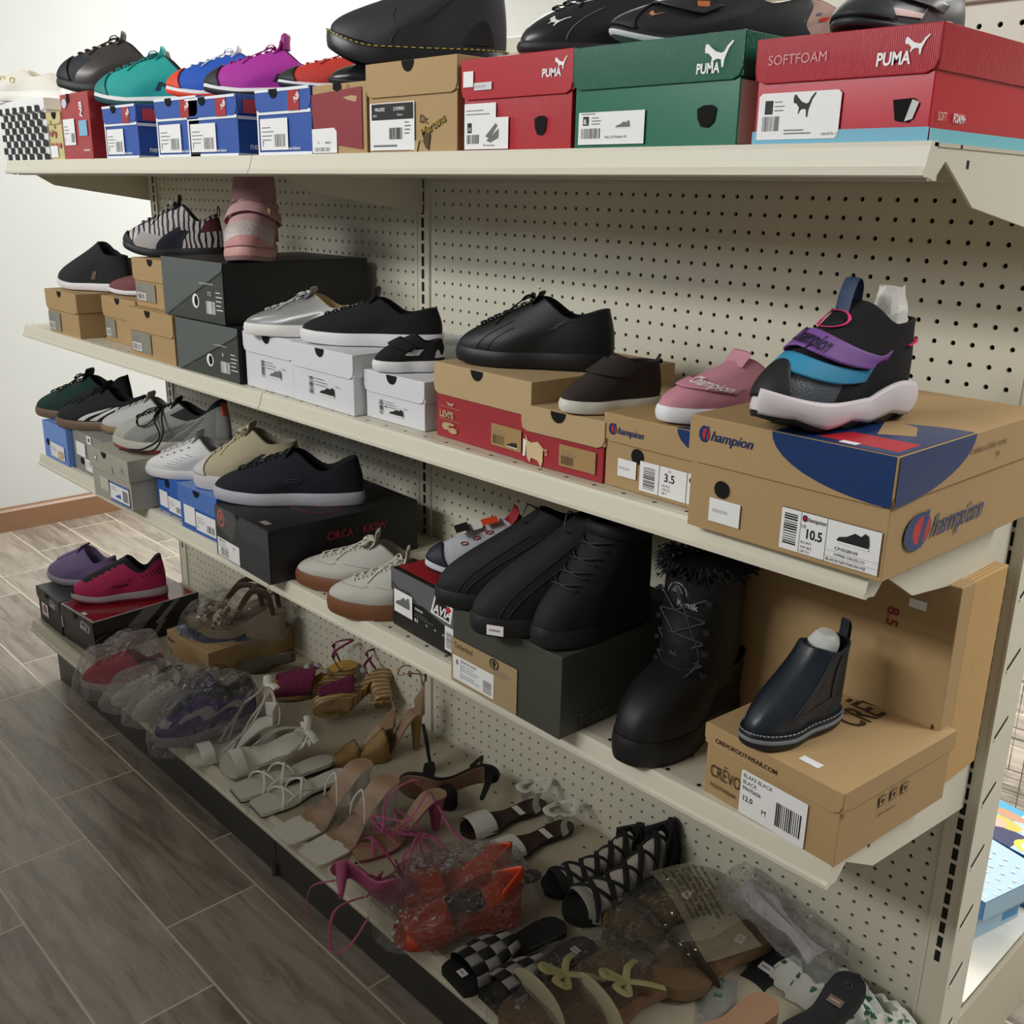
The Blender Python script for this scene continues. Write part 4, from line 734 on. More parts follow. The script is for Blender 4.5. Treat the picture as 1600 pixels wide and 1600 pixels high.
shoe('child_sneaker', 'tiny black child sneaker with ribbed white sole and white patches', 'shoe', (.235, -.338), -138, Z2+.082, dict(L=.15, W=.066, e=.75, sh=.022, st=.021, rib=.0006, spring=.002, ch=.04, ca=.034, ct=.05, cx=.46, cw=.02, th=.018), BKF, sole=('#e8e8ea',), lining='#101114', extra=tin)
BKL = M('#101216', .5, 0, .15, 300)
def big(r, P): seam(P, [(.37, .02+.05*k) for k in range(14)], r, '#1e2126', .0007); seam(P, [(.34, .02+.05*k) for k in range(12)], r, '#1e2126', .0007); mb = MB(); q = surf(P, .5, 1); mb.tube([q+Vector((.004, -.004, .017)), q+Vector((.004, .004, .021))], .002); mb.build('tag', WHT, r)
shoe('skate_shoe', 'big all-black skate shoe on the tan-lidded red box', 'shoe', (.452, -.352), -141, Z2+.118, dict(L=.30, W=.112, e=.7, sh=.036, st=.032, spring=.006, ch=.088, ca=.07, ct=.108, cx=.47, cw=.034, th=.03, kx=.55, kz=.36), BKL, sole=(M('#0d0e11', .5),), lining='#0c0d10', lace='#0c0d10', tongue='#101216', thr=0, nl=7, bow=1, tg=.012, extra=big)
BRM = M('#2f2725', .85, 0, .3, 400)
def chk(r, P): strapband(P, r, BRM, .25, -.03, .66, .93, .003, 'strap'); pull(r, P, '#2a2422', .004)
shoe('chukka_shoe', 'dark brown strapped child chukka shoe with off-white sole', 'shoe', (.70, -.365), -136, Z2+.086, dict(L=.195, W=.078, e=.7, sh=.027, st=.024, spring=.004, ch=.068, ca=.068, ct=.082, cx=.50, cw=.027, th=.024, kx=.5, kz=.36), BRM, sole=('#dcdcd0',), lining='#1d1817', extra=chk)
PKS = M('#c9899a', .75, 0, .2, 500)
def psl(r, P):
    strapband(P, r, [PKS], .20, -.02, .42, .58, .0025, 'instep_band'); pull(r, P, '#d593a6', .012)
shoe('slip_on_shoe', 'pink canvas slip-on with white script lettering and white sole', 'shoe', (.860, -.362), -134, Z2+.099, dict(L=.25, W=.088, e=.7, sh=.028, st=.025, spring=.004, ch=.05, ca=.038, ct=.072, cx=.48, th=.026, kx=.5, kz=.36), PKS, sole=('#eef0f6',), lining='#b9788a', texts=[(1, 'Champion', .97, .50, .019, '#f0e6e8', {'shear': .3, 'off': .0068, 'bold': .02, 'slope': -.02})], extra=psl, tongue='#cc8ea0', tg=.012)
# champion hi-top
TQ = M('#2f8fb8', .6); PU = M('#7a4f9a', .6); BKK = M('#0f0f12', .9, 0, .3, 500); GYT = M('#53585d', .35, .1, .4, 400); NEP = '#ea3a7c'; NY = M('#243a5c', .6)
def hi(r, P):
    strapband(P, r, TQ, .24, -.06, .36, .52, .003, 'turquoise_band'); strapband(P, r, PU, .27, -.10, .56, .72, .008, 'purple_strap')
    mb = MB(); stext(P, 1, 'Champion', 1.10, .605, .019, 0, mb, shear=.3, bold=.02, off=.0115, slope=-.012); mb.build('strap_lettering', M('#1c1530', .6), r)
    toesole(P, r, '#15171a', .42, a0=.10, off=.004)
    mb = MB(); p0 = surf(P, .5, 1)
    mb.tube(catmull([p0+Vector((.035, 0, -.055)), p0+Vector((.018, 0, -.02)), p0+Vector((.01, 0, .012)), p0+Vector((.0, 0, .032)), p0+Vector((-.008, 0, .02)), p0+Vector((-.006, 0, -.01))], 6), .012, .0012, up=(1, 0, .2), n=8); mb.build('front_pull_tab', NY, r)
    mb = MB(); c = [son(P, .5+.07*sin(a*2*pi/24), .84+.07*cos(a*2*pi/24), .003) for a in range(25)]; mb.tube(c, .0022, .001, n=6); mb.build('pink_logo_outline', M(NEP, .5), r)
    mb = MB(); mb.tube([son(P, .04+.012*k, .62-.003*k, .003) for k in range(10)], .003, .001); mb.build('pink_piping', M(NEP, .5), r)
    # wavy white midsole over dark outsole with neon insert
    mb = MB()
    def F(i, j):
        u = .02+.46*i; x, y, t = outl(P, u, .006+.004*sin(j*pi)); w_ = .010*abs(((t*3.4) % 1)-.5)*2
        return Vector((x, y, zb(P, t)+.008+w_*(1-j)+(.036+.018*(t < .45)*sin(pi*min(1, t/.45))-.0)*j))
    grid(mb, F, 60, 6); o = mb.build('wavy_midsole', M('#dcd3d8', .45), r); s = o.modifiers.new('t', 'SOLIDIFY'); s.thickness = .005
    mb = MB(); grid(mb, lambda i, j: Vector((outl(P, .13+.05*i, .0115)[0], outl(P, .13+.05*i, .0115)[1], .030+.024*j*(1-.5*i))), 6, 4); mb.build('neon_insert', M('#c6e81c', .4), r)
    mb = MB(); q = surf(P, 0.03, 1); rd = random.Random(4); pts = []
    R = []
    for j in range(7):
        z = -.03+j*.012; rr = .026-.002*j; R.append([(P['cx']*P['L']/2+rr*1.3*cos(a*2*pi/14)*(1+.25*rd.random())-.015, rr*.8*sin(a*2*pi/14)*(1+.3*rd.random()), P['sh']+P['ch']+z+.008*rd.random()) for a in range(14)])
    mb.rings(R); mb.build('tissue_paper', M('#e5e3dc', .8, 0, .4, 60), r, False)
shoe('high_top_sneaker', 'black grey high-top sneaker with turquoise and purple bands and navy pull tab', 'shoe', (1.075, -.402), -104, Z2+.133, dict(L=.29, W=.108, sh=.046, st=.03, spring=.022, ch=.105, ca=.10, ct=.135, cx=.46, cw=.036, th=.036, kx=.42, kz=.36), [GYT, BKK], paint=lambda a, s, d: 1 if (s > .5 or a < .62) else None, sole=('#d9d2d6', '#17181b'), band=.3, lining='#111111', extra=hi, zig=.016)
# ------------------------------------------------------------ shoes on the third shelf
GRK = M('#12382f', .8, 0, .8, 90, kind='knit')
shoe('sneaker', 'black and dark green ribbed knit sneaker with brown gum sole', 'shoe', (-1.21, -.395), -150, Z3+.105, dict(L=.29, W=.098, sh=.024, st=.022, spring=.004, ch=.09, ca=.06, ct=.085, cx=.42, th=.028, kx=.5, kz=.36), [GRK, M('#15191b', .8)], paint=lambda a, s, d: 1 if a < .60 else None, sole=('#6d5a49',), lining='#15191b', lace='#15181a', tongue='#15181a', thr=1, bow=2)
def tri(c, a0=.42, n=3, w_=.045, g=.035, s0=.06, s1=.66, sl=.10):
    return [(1, [(a0+k*(w_+g), s0), (a0+k*(w_+g)+w_, s0), (a0+k*(w_+g)+w_-sl, s1), (a0+k*(w_+g)-sl, s1)], c) for k in range(n)]
shoe('sneaker', 'black suede sneaker with three white stripes and brown gum sole', 'shoe', (-1.085, -.388), -146, Z3+.106, dict(L=.29, W=.098, sh=.026, st=.024, spring=.004, ch=.07, ca=.055, ct=.085, cx=.42, th=.028, kx=.5, kz=.36), M('#14171b', .85, 0, .3, 300), sole=('#6d5a49',), lining='#101214', lace='#14171a', thr=0, bow=1, tongue='#14171a', stripes=tri('#e6e6e6'))
shoe('sneaker', 'off-white leather sneaker with white laces and tan gum toe', 'shoe', (-.93, -.355), -147, Z3+.108, dict(L=.28, W=.096, sh=.024, st=.022, spring=.004, ch=.065, ca=.055, ct=.09, cx=.42, th=.028, kx=.5, kz=.36), M('#c3c4c2', .6), sole=('#8d7658',), lining='#8a8a88', lace='#d9d9d6', thr=0, tongue='#c7c7c3', stripes=tri('#9b9c9b'))
def knx(r, P):
    mb = MB(); q = son(P, .46, .85, .004); mb.tube(catmull([q, q+Vector((.02, .035, 0)), q+Vector((.045, .045, -.02)), q+Vector((.05, .03, -.04)), q+Vector((.02, .03, -.03)), q], 7), .0028, .0016)
    mb.tube(catmull([q, q+Vector((.01, .03, -.02)), q+Vector((-.01, .05, -.06)), q+Vector((.03, .06, -.085)), q+Vector((.07, .05, -.09))], 7), .0022)
    mb.tube(catmull([q, q+Vector((-.01, .03, -.02)), q+Vector((-.02, .05, -.05)), q+Vector((.0, .062, -.085)), q+Vector((.05, .06, -.092)), q+Vector((.10, .045, -.091))], 7), .0022); mb.build('loose_laces', M('#121315', .8), r)
    mb = MB()
    for k in range(3): mb.tube([son(P, .03+.014*k, .55, .001), son(P, .03+.014*k, .9, .001)], .003)
    mb.build('orange_heel_tab', M('#c8452c', .6), r)
shoe('running_sneaker', 'light grey mesh running sneaker with thick black loose laces and red sole line', 'shoe', (-.735, -.392), -140, Z3+.124, dict(L=.315, W=.104, sh=.034, st=.026, spring=.010, ch=.092, ca=.055, ct=.080, cx=.43, th=.028, kx=.5, kz=.36), [M('#8d8f8c', .8, 0, .3, 400), M('#1a1b1d', .8), M('#a8a7a0', .8)], paint=lambda a, s, d: 1 if (s > .82 and a < .7) else (2 if a > .78 or a < .2 else None), sole=('#b5b2a8', '#8c3a30'), band=.2, lining='#17181a', lace='#141517', tongue='#141517', thr=1, stripes=tri('#6f706e', .42), bow=0, extra=knx, ls=(.55, .9), tg=.012)
def stx(r, P):
    mb = MB()
    for k in range(5):
        u = .40-.006*k; s = .42+.1*k; q = son(P, u, s, .0012); n = 8; mb.add([son(P, u+.006*cos(i*pi/4), s+.02*sin(i*pi/4), .0013) for i in range(n)], [tuple(range(n))])
    for i in range(3):
        for k in range(6): mb.add([son(P, .33-.012*i+.004*cos(j*pi/2), .18+.1*k+.013*sin(j*pi/2), .0012) for j in range(4)], [(0, 1, 2, 3)])
    mb.build('perforation', M('#5b5c5c', .7), r)
shoe('sneaker', 'white leather sneaker with perforated side stripes and slim sole on the blue box', 'shoe', (-.603, -.367), -146, Z3+.086, dict(L=.27, W=.096, sh=.026, st=.024, spring=.004, ch=.068, ca=.052, ct=.086, cx=.42, th=.024, kx=.5, kz=.36), M('#d7d8d9', .45), sole=('#cfd0d2',), lining='#a9a9a8', lace='#e4e4e4', tongue='#dcdddd', thr=0, tg=.022, extra=stx)
CRM = M('#b5a98d', .8, 0, .2, 300)
def crx(r, P): toesole(P, r, '#c9c5c2', .55, a0=.13)
shoe('high_sneaker', 'cream high sneaker with thick laces, black stripes and white rubber toe', 'shoe', (-.36, -.378), -145, Z3+.101, dict(L=.27, W=.1, e=.7, sh=.036, st=.036, spring=.002, ch=.09, ca=.085, ct=.115, cx=.44, th=.026, kx=.5, kz=.36), CRM, sole=('#c9c4c6',), lining='#8f8874', lace='#d6c9a6', tongue='#bcae8b', thr=0, nl=6, bow=2.5, stripes=tri('#20242c', .44, 2), tg=.02, extra=crx)
def cix(r, P):
    mb = MB(); q = son(P, .27, .55, .0014)
    for rr in (.009, .0075): mb.tube([son(P, .27+.022*rr/.009*cos(i*pi/10), .55+.075*rr/.009*sin(i*pi/10), .0014) for i in range(21)], .0005, n=4)
    mb.build('round_emblem', M('#3c414a', .7), r)
    mb = MB(); mb.add([(P['L']*.1+.018*cos(i*pi/8)+.015, .016*sin(i*pi/8), P['sh']+.012) for i in range(16)], [tuple(range(16))]); mb.build('insole', M('#8e8d8b', .7), r)
shoe('skate_shoe', 'navy black suede skate shoe with pale grey rubber sole on the large black box', 'shoe', (-.185, -.405), -137, Z3+.109, dict(L=.335, W=.11, e=.7, sh=.028, st=.026, spring=.008, ch=.072, ca=.046, ct=.085, cx=.47, cw=.034, th=.024, kx=.5, kz=.36), M('#141921', .9, 0, .3, 400), sole=('#b4b6bf',), lining='#12151a', lace='#11141a', tongue='#131821', thr=0, tg=.008, extra=cix)
GUM = M('#7a4d30', .55)
def wlx(r, P):
    seam(P, [(.5-.03*k if k < 4 else .38, .36+.02*k) for k in range(8)], r, '#8f8e88', .0006); seam(P, [(.36-.012*k, .52+.01*k) for k in range(14)], r, '#9b9a94', .0006)
    mb = MB(); grid(mb, lambda i, j: son(P, .015+.03*i, .35+.55*j, .0015), 4, 6); mb.build('green_heel_patch', M('#34443f', .7), r)
WC = M('#bcbab2', .6, 0, .1, 200)
for lb, toe, hd, rx in (('white canvas sneaker with chunky brown gum sole and looped laces beside the large black box', (.083, -.392), -142, 0), ('white canvas sneaker with chunky brown gum sole leaning against the black and grey box', (.25, -.43), -128, 0)):
    shoe('gum_sole_sneaker', lb, 'shoe', toe, hd, Z3, dict(L=.30, W=.108, e=.75, sh=.036, st=.038, spring=.010, ch=.068, ca=.048, ct=.090, cx=.46, th=.026, kx=.5, kz=.36), WC, sole=(GUM,), lining='#a8a294', lace='#cbc6b8', tongue='#b9b6ac', thr=0, nl=6, bow=2.5 if toe[0] < .2 else 1, tg=.03, extra=wlx, group='white sneakers with brown gum soles', paint=None, sr=.55)
def avx(r, P):
    toesole(P, r, '#1c2233', .35)
    mb = MB()
    for k in range(3): mb.tube([son(P, .42+.012*cos(i*pi/3+.5), .50+.12*k+.03*sin(i*pi/3+.5), .0015) for i in range(7)], .0012)
    mb.build('red_eyelet', M('#9c2430', .5), r)
    q = son(P, .5, .75, .012)
    mb = MB(); mb.add([q+Vector((0, -.02, 0)), q+Vector((0, .02, -.004)), q+Vector((.03, .02, -.012)), q+Vector((.03, -.02, -.008))], [(0, 1, 2, 3)]); mb.add([q+Vector((.025, -.01, 0)), q+Vector((.025, .03, -.002)), q+Vector((.05, .03, -.01)), q+Vector((.05, -.01, -.008))], [(0, 1, 2, 3)], 1); mb.add([q+Vector((-.03, -.005, .013)), q+Vector((-.03, .025, .01)), q+Vector((-.0, .025, .003)), q+Vector((-.0, -.005, .005))], [(0, 1, 2, 3)], 2)
    mb.build('hang_tags', [M('#e0dfdd', .6), M('#15161a', .5), M('#e04a20', .5)], r, False)
shoe('running_sneaker', 'white knit sneaker with navy toe, red trim and hang tags on the battered box', 'shoe', (.425, -.362), -127, Z3+.108, dict(L=.28, W=.095, sh=.024, st=.02, spring=.018, ch=.075, ca=.055, ct=.10, cx=.40, th=.034, kx=.5, kz=.36), [M('#cfd1da', .8, 0, .6, 120, kind='knit'), M('#1b2030', .6), M('#8e2028', .6)], paint=lambda a, s, d: 2 if s > .93 else None, sole=('#d5d6dc', '#1d2130'), lining='#8e2028', tongue='#9c2430', extra=avx, tg=.02)
BM = M('#0f1215', .75, 0, .15, 200)
def bx(stk):
    def f(r, P):
        seam(P, [(.40-.002*k, .03+.06*k) for k in range(14)], r, '#1a1e22', .001)
        seam(P, [(.38-.004*k, .03+.06*k) for k in range(14)], r, '#1a1e22', .001)
        if stk: o = sticker(r, (P['L']*.93, .042, .018), (90, 0, 140), .026, .014)
        mb = MB(); c = surf(P, .5, 1); mb.tube(catmull([c, c+Vector((.02, .01, .012)), c+Vector((.03, .02, -.01)), c+Vector((.01, .01, -.02))], 5), .0012); mb.build('tag_string', M('#3a3d40', .5), r)
    return f
for lb, toe, hd, st in (('plain black slip-on ankle boot, left of the two on the dark grey-green box', (.515, -.395), -127, 0), ('plain black slip-on ankle boot with white price sticker on its toe', (.655, -.455), -116, 1)):
    shoe('ankle_boot', lb, 'boot', toe, hd, Z3+.126, dict(L=.30, W=.104, e=.72, sh=.028, st=.026, spring=.006, ch=.11, ca=.10, ct=.12, cx=.44, cw=.036, th=.036, kx=.5, kz=.34), BM, sole=(M('#15181b', .6),), lining='#0c0e10', extra=bx(st), group='plain black ankle boots')
def lcx(r, P):
    for s, wd in ((.5, .13), (.62, .14), (.74, .15), (.86, .17)):
        mb = MB(); mb.tube([son(P, .5+(i/10-.5)*wd*1.3, s+.05*(i % 2)*0+.06*(i/10), .004) for i in range(11)], .0018); mb.tube([son(P, .5-(i/10-.5)*wd*1.3, s+.06*(i/10), .005) for i in range(11)], .0018); mb.build('lace_cord', M('#23262b', .6), r)
    mb = MB(); mb.tube([son(P, i/60, .99, .004) for i in range(61)], .007, .012, n=8); mb.build('padded_collar', M('#131519', .7), r)
shoe('work_boot', 'tall black nubuck lace-up work boot with lugged sole on the dark box', 'boot', (.778, -.425), -118, Z3+.126, dict(L=.27, W=.108, e=.72, sh=.032, st=.032, spring=.006, rib=.0012, ch=.14, ca=.14, ct=.145, cx=.50, cw=.043, th=.038, kx=.42, kz=.26), M('#111417', .8, 0, .2, 300), sole=(M('#16181a', .6),), lining='#0c0e10', thr=0, extra=lcx)
# tall winter boot
def kam(r, P):
    sh = M('#101214', .55, 0, .6, 60); mb = MB(); R = []; L = P['L']
    for k in range(18):
        z = .09+k*.0105; f = k/17; cx_ = .105-.006*f; rx_, ry_ = .062+.004*sin(5*f)+.005*f, .050+.008*f
        R.append([(cx_+rx_*cos(a*2*pi/40)*(1+.02*sin(a+k)), ry_*sin(a*2*pi/40)*(1+.02*cos(a*2+k)), z) for a in range(40)])
    mb.rings(R, cap0=False, cap1=True); mb.build('quilted_shaft', sh, r)
    mb = MB(); rd = random.Random(2)
    for k in range(240):
        a = rd.random()*2*pi; z = .262+rd.random()*.022; p0 = Vector((.10+.060*cos(a), .056*sin(a), z)); d = Vector((cos(a)*.018, sin(a)*.018, rd.uniform(-.008, .012)))
        mb.tube([p0, p0+d*.6+Vector((0, 0, .004)), p0+d+Vector((rd.uniform(-.004, .004), 0, -.002))], .0028, n=4, taper=lambda t: 1-.8*t)
    mb.build('fur_collar', M('#15171a', .95), r)
    mb = MB(); ys = [.10, .135, .17, .205]
    for i, z in enumerate(ys):
        for s in (1, -1): mb.tube([(.105+.066*cos(s*.75-.0+.0)+.0, .058*sin(s*.75), z), (.172, 0, z+.012), (.105+.066*cos(-s*.75), .058*sin(-s*.75), z+.034)], .0016)
    mb.tube(catmull([(.17, .0, .25), (.175, .03, .2), (.17, .045, .15), (.176, .02, .11)], 6), .0016); mb.build('laces', M('#2c3034', .6), r)
    for z in (.12, .155, .19, .235):
        for s in (1, -1): mb = MB(); q = Vector((.105+.066*cos(s*.8), .056*sin(s*.8), z)); mb.tube([q, q+Vector((.004, s*.004, 0))], .005); mb.build('lace_hook', M('#4a4e52', .35, .8), r)
    mb = MB(); V, F_ = tmesh('Kamik', .02); mb.add([(.1685+.003*0, .018-(x*.014+.0)*-1*1.0-.036*0, .225+y*.014) for x, y in [(v[0]-1.3, v[1]) for v in V]], F_)
    pts = [(.169, .016*cos(i*pi/10), .243+.016*sin(i*pi/10)) for i in range(11)]; mb.tube(pts, .001, n=4)
    for k in range(4): mb.tube([(.1695, -.010+.002*k, .2455+.003*k), (.1695, .010-.002*k, .2455+.003*k)], .0006, n=4)
    o = mb.build('boot_logo', M('#8f949a', .5), r, False)
shoe('winter_boot', 'tall black winter boot with fur collar and criss-cross laces standing on the shelf', 'boot', (.905, -.385), -78, Z3, dict(L=.275, W=.118, e=.72, sh=.040, st=.040, spring=.006, ch=.08, ca=.075, ct=.085, cx=.62, cw=.05, th=.055, kx=.4, kz=.6), M('#0e1012', .55, 0, .2, 200), sole=(M('#111315', .5),), lining='#0c0d0f', extra=kam)
def che(r, P):
    seam(P, [(.33-.002*k+.012*sin(k/11*pi)*-1, .25+.065*k) for k in range(12)], r, '#2a2f36', .0008); seam(P, [(.18+.004*k, .25+.065*k) for k in range(12)], r, '#2a2f36', .0008); seam(P, [(.18+.15*k/8, .26-.05*sin(k/8*pi)) for k in range(9)], r, '#2a2f36', .0008)
    mb = MB()
    for i in range(64):
        a = []
        for u in (.04+i*.9/64, .04+(i+.6)*.9/64):
            x, y, t = outl(P, u, .0006); a.append((x, y, stop(P, t)+.0004))
        mb.tube(a, .0006, n=5)
    mb.build('welt_stitching', M('#a7abb0', .6), r)
    mb = MB()
    mb.tube([(outl(P, i/72, .0008)[0], outl(P, i/72, .0008)[1], zb(P, outl(P, i/72)[2])+.011) for i in range(73)], .0012, .0028, n=6); mb.build('grey_midsole_line', M('#7d8288', .6), r)
    pull(r, P, '#1a2028', .022, .007)
    mb = MB(); b = [surf(P, u, 1) for u in (.92, .96, 0, .04, .08, .12)]; R = []
    mb.tube(catmull([Vector((.045, -.015, P['sh']+P['ch']-.025)), Vector((.04, 0, P['sh']+P['ch']+.0)), Vector((.042, .002, P['sh']+P['ch']+.012))], 5), .022, .012, up=(1, 0, 0), n=12, taper=lambda t: 1-.35*t*t); mb.build('tissue_paper', M('#d9dad6', .8, 0, .4, 60), r)
shoe('chelsea_boot', 'small navy-black leather Chelsea boot with pull tab and grey welt on the tan box', 'boot', (1.103, -.355), -101, Z3+.1005, dict(L=.172, W=.078, e=.8, sh=.019, st=.019, spring=.004, ch=.092, ca=.086, ct=.094, cx=.46, cw=.028, th=.026, kx=.30, kz=.38, fl=.0005, shrink=.005), M('#18202a', .38, 0, .08, 150), sole=(M('#15181c', .5),), lining='#20262c', extra=che)
# ------------------------------------------------------------ sneakers on the base deck boxes
shoe('running_sneaker', 'lavender mesh sneaker with pale sole on the dark grey box', 'shoe', (-1.228, -.418), -148, ZB+.105, dict(L=.26, W=.09, sh=.022, st=.018, spring=.008, ch=.066, ca=.05, ct=.085, cx=.44, th=.028, kx=.5, kz=.36), M('#7f6f9a', .85, 0, .3, 400), sole=('#a79fb0',), lining='#6c6286', lace='#77699a', tongue='#80709c', thr=0, tg=.008)
def pkx2(r, P):
    toesole(P, r, '#1b161c', .12, a0=.06)
    mb = MB()
    for k in range(6): mb.tube([son(P, .06+.022*k, .35+.02*k, .001), son(P, .09+.022*k, .62, .001)], .0012)
    mb.build('black_slash', M('#2a1a24', .7), r)
shoe('running_sneaker', 'hot pink knit sneaker with black lace area and white sole on the red-topped box', 'shoe', (-1.08, -.432), -128, ZB+.1025, dict(L=.27, W=.092, sh=.03, st=.020, spring=.010, ch=.085, ca=.05, ct=.085, cx=.42, th=.030, kx=.5, kz=.36), [M('#b8285f', .8, 0, .3, 300), M('#16181d', .8)], paint=lambda a, s, d: 1 if (s > .93 or (1-a < .17*(.8+.4*s)+.02*sin(s*70) and s > .38)) else None, sole=('#b0a8ab', '#8e2848'), band=.18, lining='#17181d', texts=[(1, 'AVIA', .60, .32, .016, '#1a1218', {'shear': .4, 'bold': .03})], extra=pkx2)
# ------------------------------------------------------------ sandals
def sandal(name, label, cat, toe, hd, z, straps=(), L=.24, W=.078, hh=.0, fh=.012, thk=.008, sq=0, top='#c9c7bd', side='#d5d2c6', heel=None, heelc=None, front=None, rx=0, ry=0, loc=None, group=None, strapc=None, wedge=0, extra=None, pointed=0, e0=.15, e1=.62, arch=1, sr=.5, heelw=.05):
    h = radians(hd)
    if loc is None: loc = (toe[0]-L*cos(h), toe[1]-L*sin(h), z)
    r = root(name, label, cat, loc, hd, rx, ry, group)
    def mm(c, ro=sr): return c if not isinstance(c, str) else M(c, ro)
    def zc(t):
        k = min(1, max(0, (t-e0)/(e1-e0))); k = k*k*(3-2*k); return fh+thk+hh*(1-k)
    def hw(t):
        K = [(0, .66), (.2, .66), (.42, .56), (.72, 1.0), (.88, .95), (1, .88)]
        for (a, x), (b, y) in zip(K, K[1:]):
            if t <= b: k = (t-a)/(b-a); k = k*k*(3-2*k); w_ = x+(y-x)*k; break
        if t < .13: w_ *= sqrt(max(0, 1-(1-t/.13)**2))*.98+.02
        if not sq and t > .82: w_ *= sqrt(max(0, 1-((t-.82)/.18)**2))*.97+.03
        if pointed and t > .6: w_ *= 1-.72*((t-.6)/.4)**1.7
        if sq and t > .94: w_ *= 1-.12*((t-.94)/.06)**2
        return w_*W/2
    Z = Vector
    N_ = 48; m = [mm(top), mm(side)]+([mm(front)] if front else []); mb = MB(); R = []
    T = [i/N_ for i in range(N_+1)]
    NW = 10
    for t in T:
        w_ = hw(t); zt = zc(t); zb_2 = (0.0 if wedge and t < .97 else zt-thk) if wedge else zt-thk
        if wedge and t > .45: zb_2 = max(0, zt-thk-.012*0) if fh < .001 else 0.0
        ring = [(t*L, -w_+2*w_*j/NW, zt-.0012*(1-(2*j/NW-1)**2)) for j in range(NW+1)]+[(t*L, w_, zt-thk*.5), (t*L, w_*.97, zb_2), (t*L, -w_*.97, zb_2), (t*L, -w_, zt-thk*.5)]
        R.append(ring)
    mb.rings(R, mf=lambda j, i: 1 if i >= NW else (2 if front and T[j] > .66+.05*abs(i/NW-.5) else 0)); mb.build('footbed', m, r)
    if heel:
        mb = MB(); R = []
        for k in range(9):
            f = k/8; s = (1-f)*1.0+f*heel[1]; hx = heel[0]; x0 = .012+ (heel[2] if len(heel) > 2 else 0)*f
            ring = []
            for a in range(24):
                c_, s_ = cos(a*2*pi/24), sin(a*2*pi/24); pw = .6
                bx_ = x0+hx/2+math.copysign(abs(c_)**pw, c_)*hx/2*s; by_ = math.copysign(abs(s_)**pw, s_)*heelw/2*s
                zt = zc(max(0, min(1, bx_/L)))-thk*.8
                ring.append((bx_, by_, zt*(1-f)))
            R.append(ring)
        mb.rings(R); mb.build('heel', mm(heelc or side), r)
    for k, st in enumerate(straps):
        t1, s1, t2, s2, hgt, rw = st[:6]; rt = st[6] if len(st) > 6 else .0015; c = st[7] if len(st) > 7 else (strapc or side); lean = st[8] if len(st) > 8 else 0
        p1 = Z((t1*L, s1*hw(t1), zc(t1)-thk*.6)); p2 = Z((t2*L, s2*hw(t2), zc(t2)-thk*.6)); pts = []
        for i in range(19):
            f = i/18; q = p1.lerp(p2, f); a = sin(pi*f)**.75; q = q+Z((lean*a, 0, hgt*a)); 
            if s1*s2 < 0: q.y = p1.y+(p2.y-p1.y)*(.5-.5*cos(pi*f))
            pts.append(q)
        mb = MB(); mb.tube(pts, rw, rt, up=(0, 0, 1) if True else None, n=8); mb.build('strap', mm(c), r)
    if extra: extra(r, L, hw, zc)
    return r
WH = '#e4e2da'; WT = M('#dfdcd2', .45); NUDE = M('#a5886e', .4)
# gold wedges
GOLD = M('#b08a4a', .25, .8); BRS = M('#3d2418', .6); FBT = M('#8a7460', .6); ESP = M('#9c8a72', .8, 0, .8, 150, kind='weave')
def wedx(r, L, hw, zc):
    rd = random.Random(3); mb = MB()
    for t, n in ((.74, 11), (.60, 10)):
        for i in range(n):
            a = pi*(i+.5)/n; q = Vector((t*L+.015*cos(a*2), hw(t)*cos(a)*1.02, zc(t)+.034*sin(a))); mb.tube([q-Vector((.004, 0, 0)), q+Vector((.004, .002, .003))], .006, .004, n=6, taper=lambda k: 1)
    mb.build('gold_ornament', GOLD, r)
    mb = MB(); q = Vector((L*.80, .0, zc(.8)+.018)); mb.tube([q+Vector((0, -.017, 0)), q+Vector((0, .017, 0))], .013, n=14); mb.build('foam_wrap', M('#c9c5bd', .7), r)
    mb = MB()
    for s in (1, -1): mb.tube(catmull([Vector((.1*L, s*hw(.15), zc(.1))), Vector((.16*L, s*hw(.15)*1.0, zc(.1)+.045)), Vector((.36*L, s*hw(.3)*.7, zc(.3)+.055)), Vector((.55*L, 0, zc(.55)+.035))], 6), .007, .0015, up=(0, 1, .2))
    mb.tube(catmull([Vector((.12*L, hw(.15), zc(.1)+.045)), Vector((.0, .0, zc(.0)+.055)), Vector((.12*L, -hw(.15), zc(.1)+.045))], 8), .007, .0015, up=(0, 0, 1)); mb.build('brown_strap', BRS, r)
    mb = MB(); q = Vector((L*.86, 0, zc(.86)+.0008)); mb.add([q+Vector((-.006, -.009, 0)), q+Vector((.006, -.009, 0)), q+Vector((.006, .009, 0)), q+Vector((-.006, .009, 0))], [(0, 1, 2, 3)]); mb.build('price_sticker', WHT, r, False)
zq = ZB+.0715
for lb, toe, hd in (('gold chain wedge sandal, rear left of the pair on the flat tan box', (-.70, -.225), -142), ('gold chain wedge sandal, nearer of the pair on the flat tan box', (-.605, -.215), -142)):
    sandal('wedge_sandal', lb, 'sandal', toe, hd, zq, L=.235, W=.08, hh=.038, fh=.0, thk=.018, top=FBT, side=ESP, wedge=1, extra=wedx, group='gold wedge sandals')
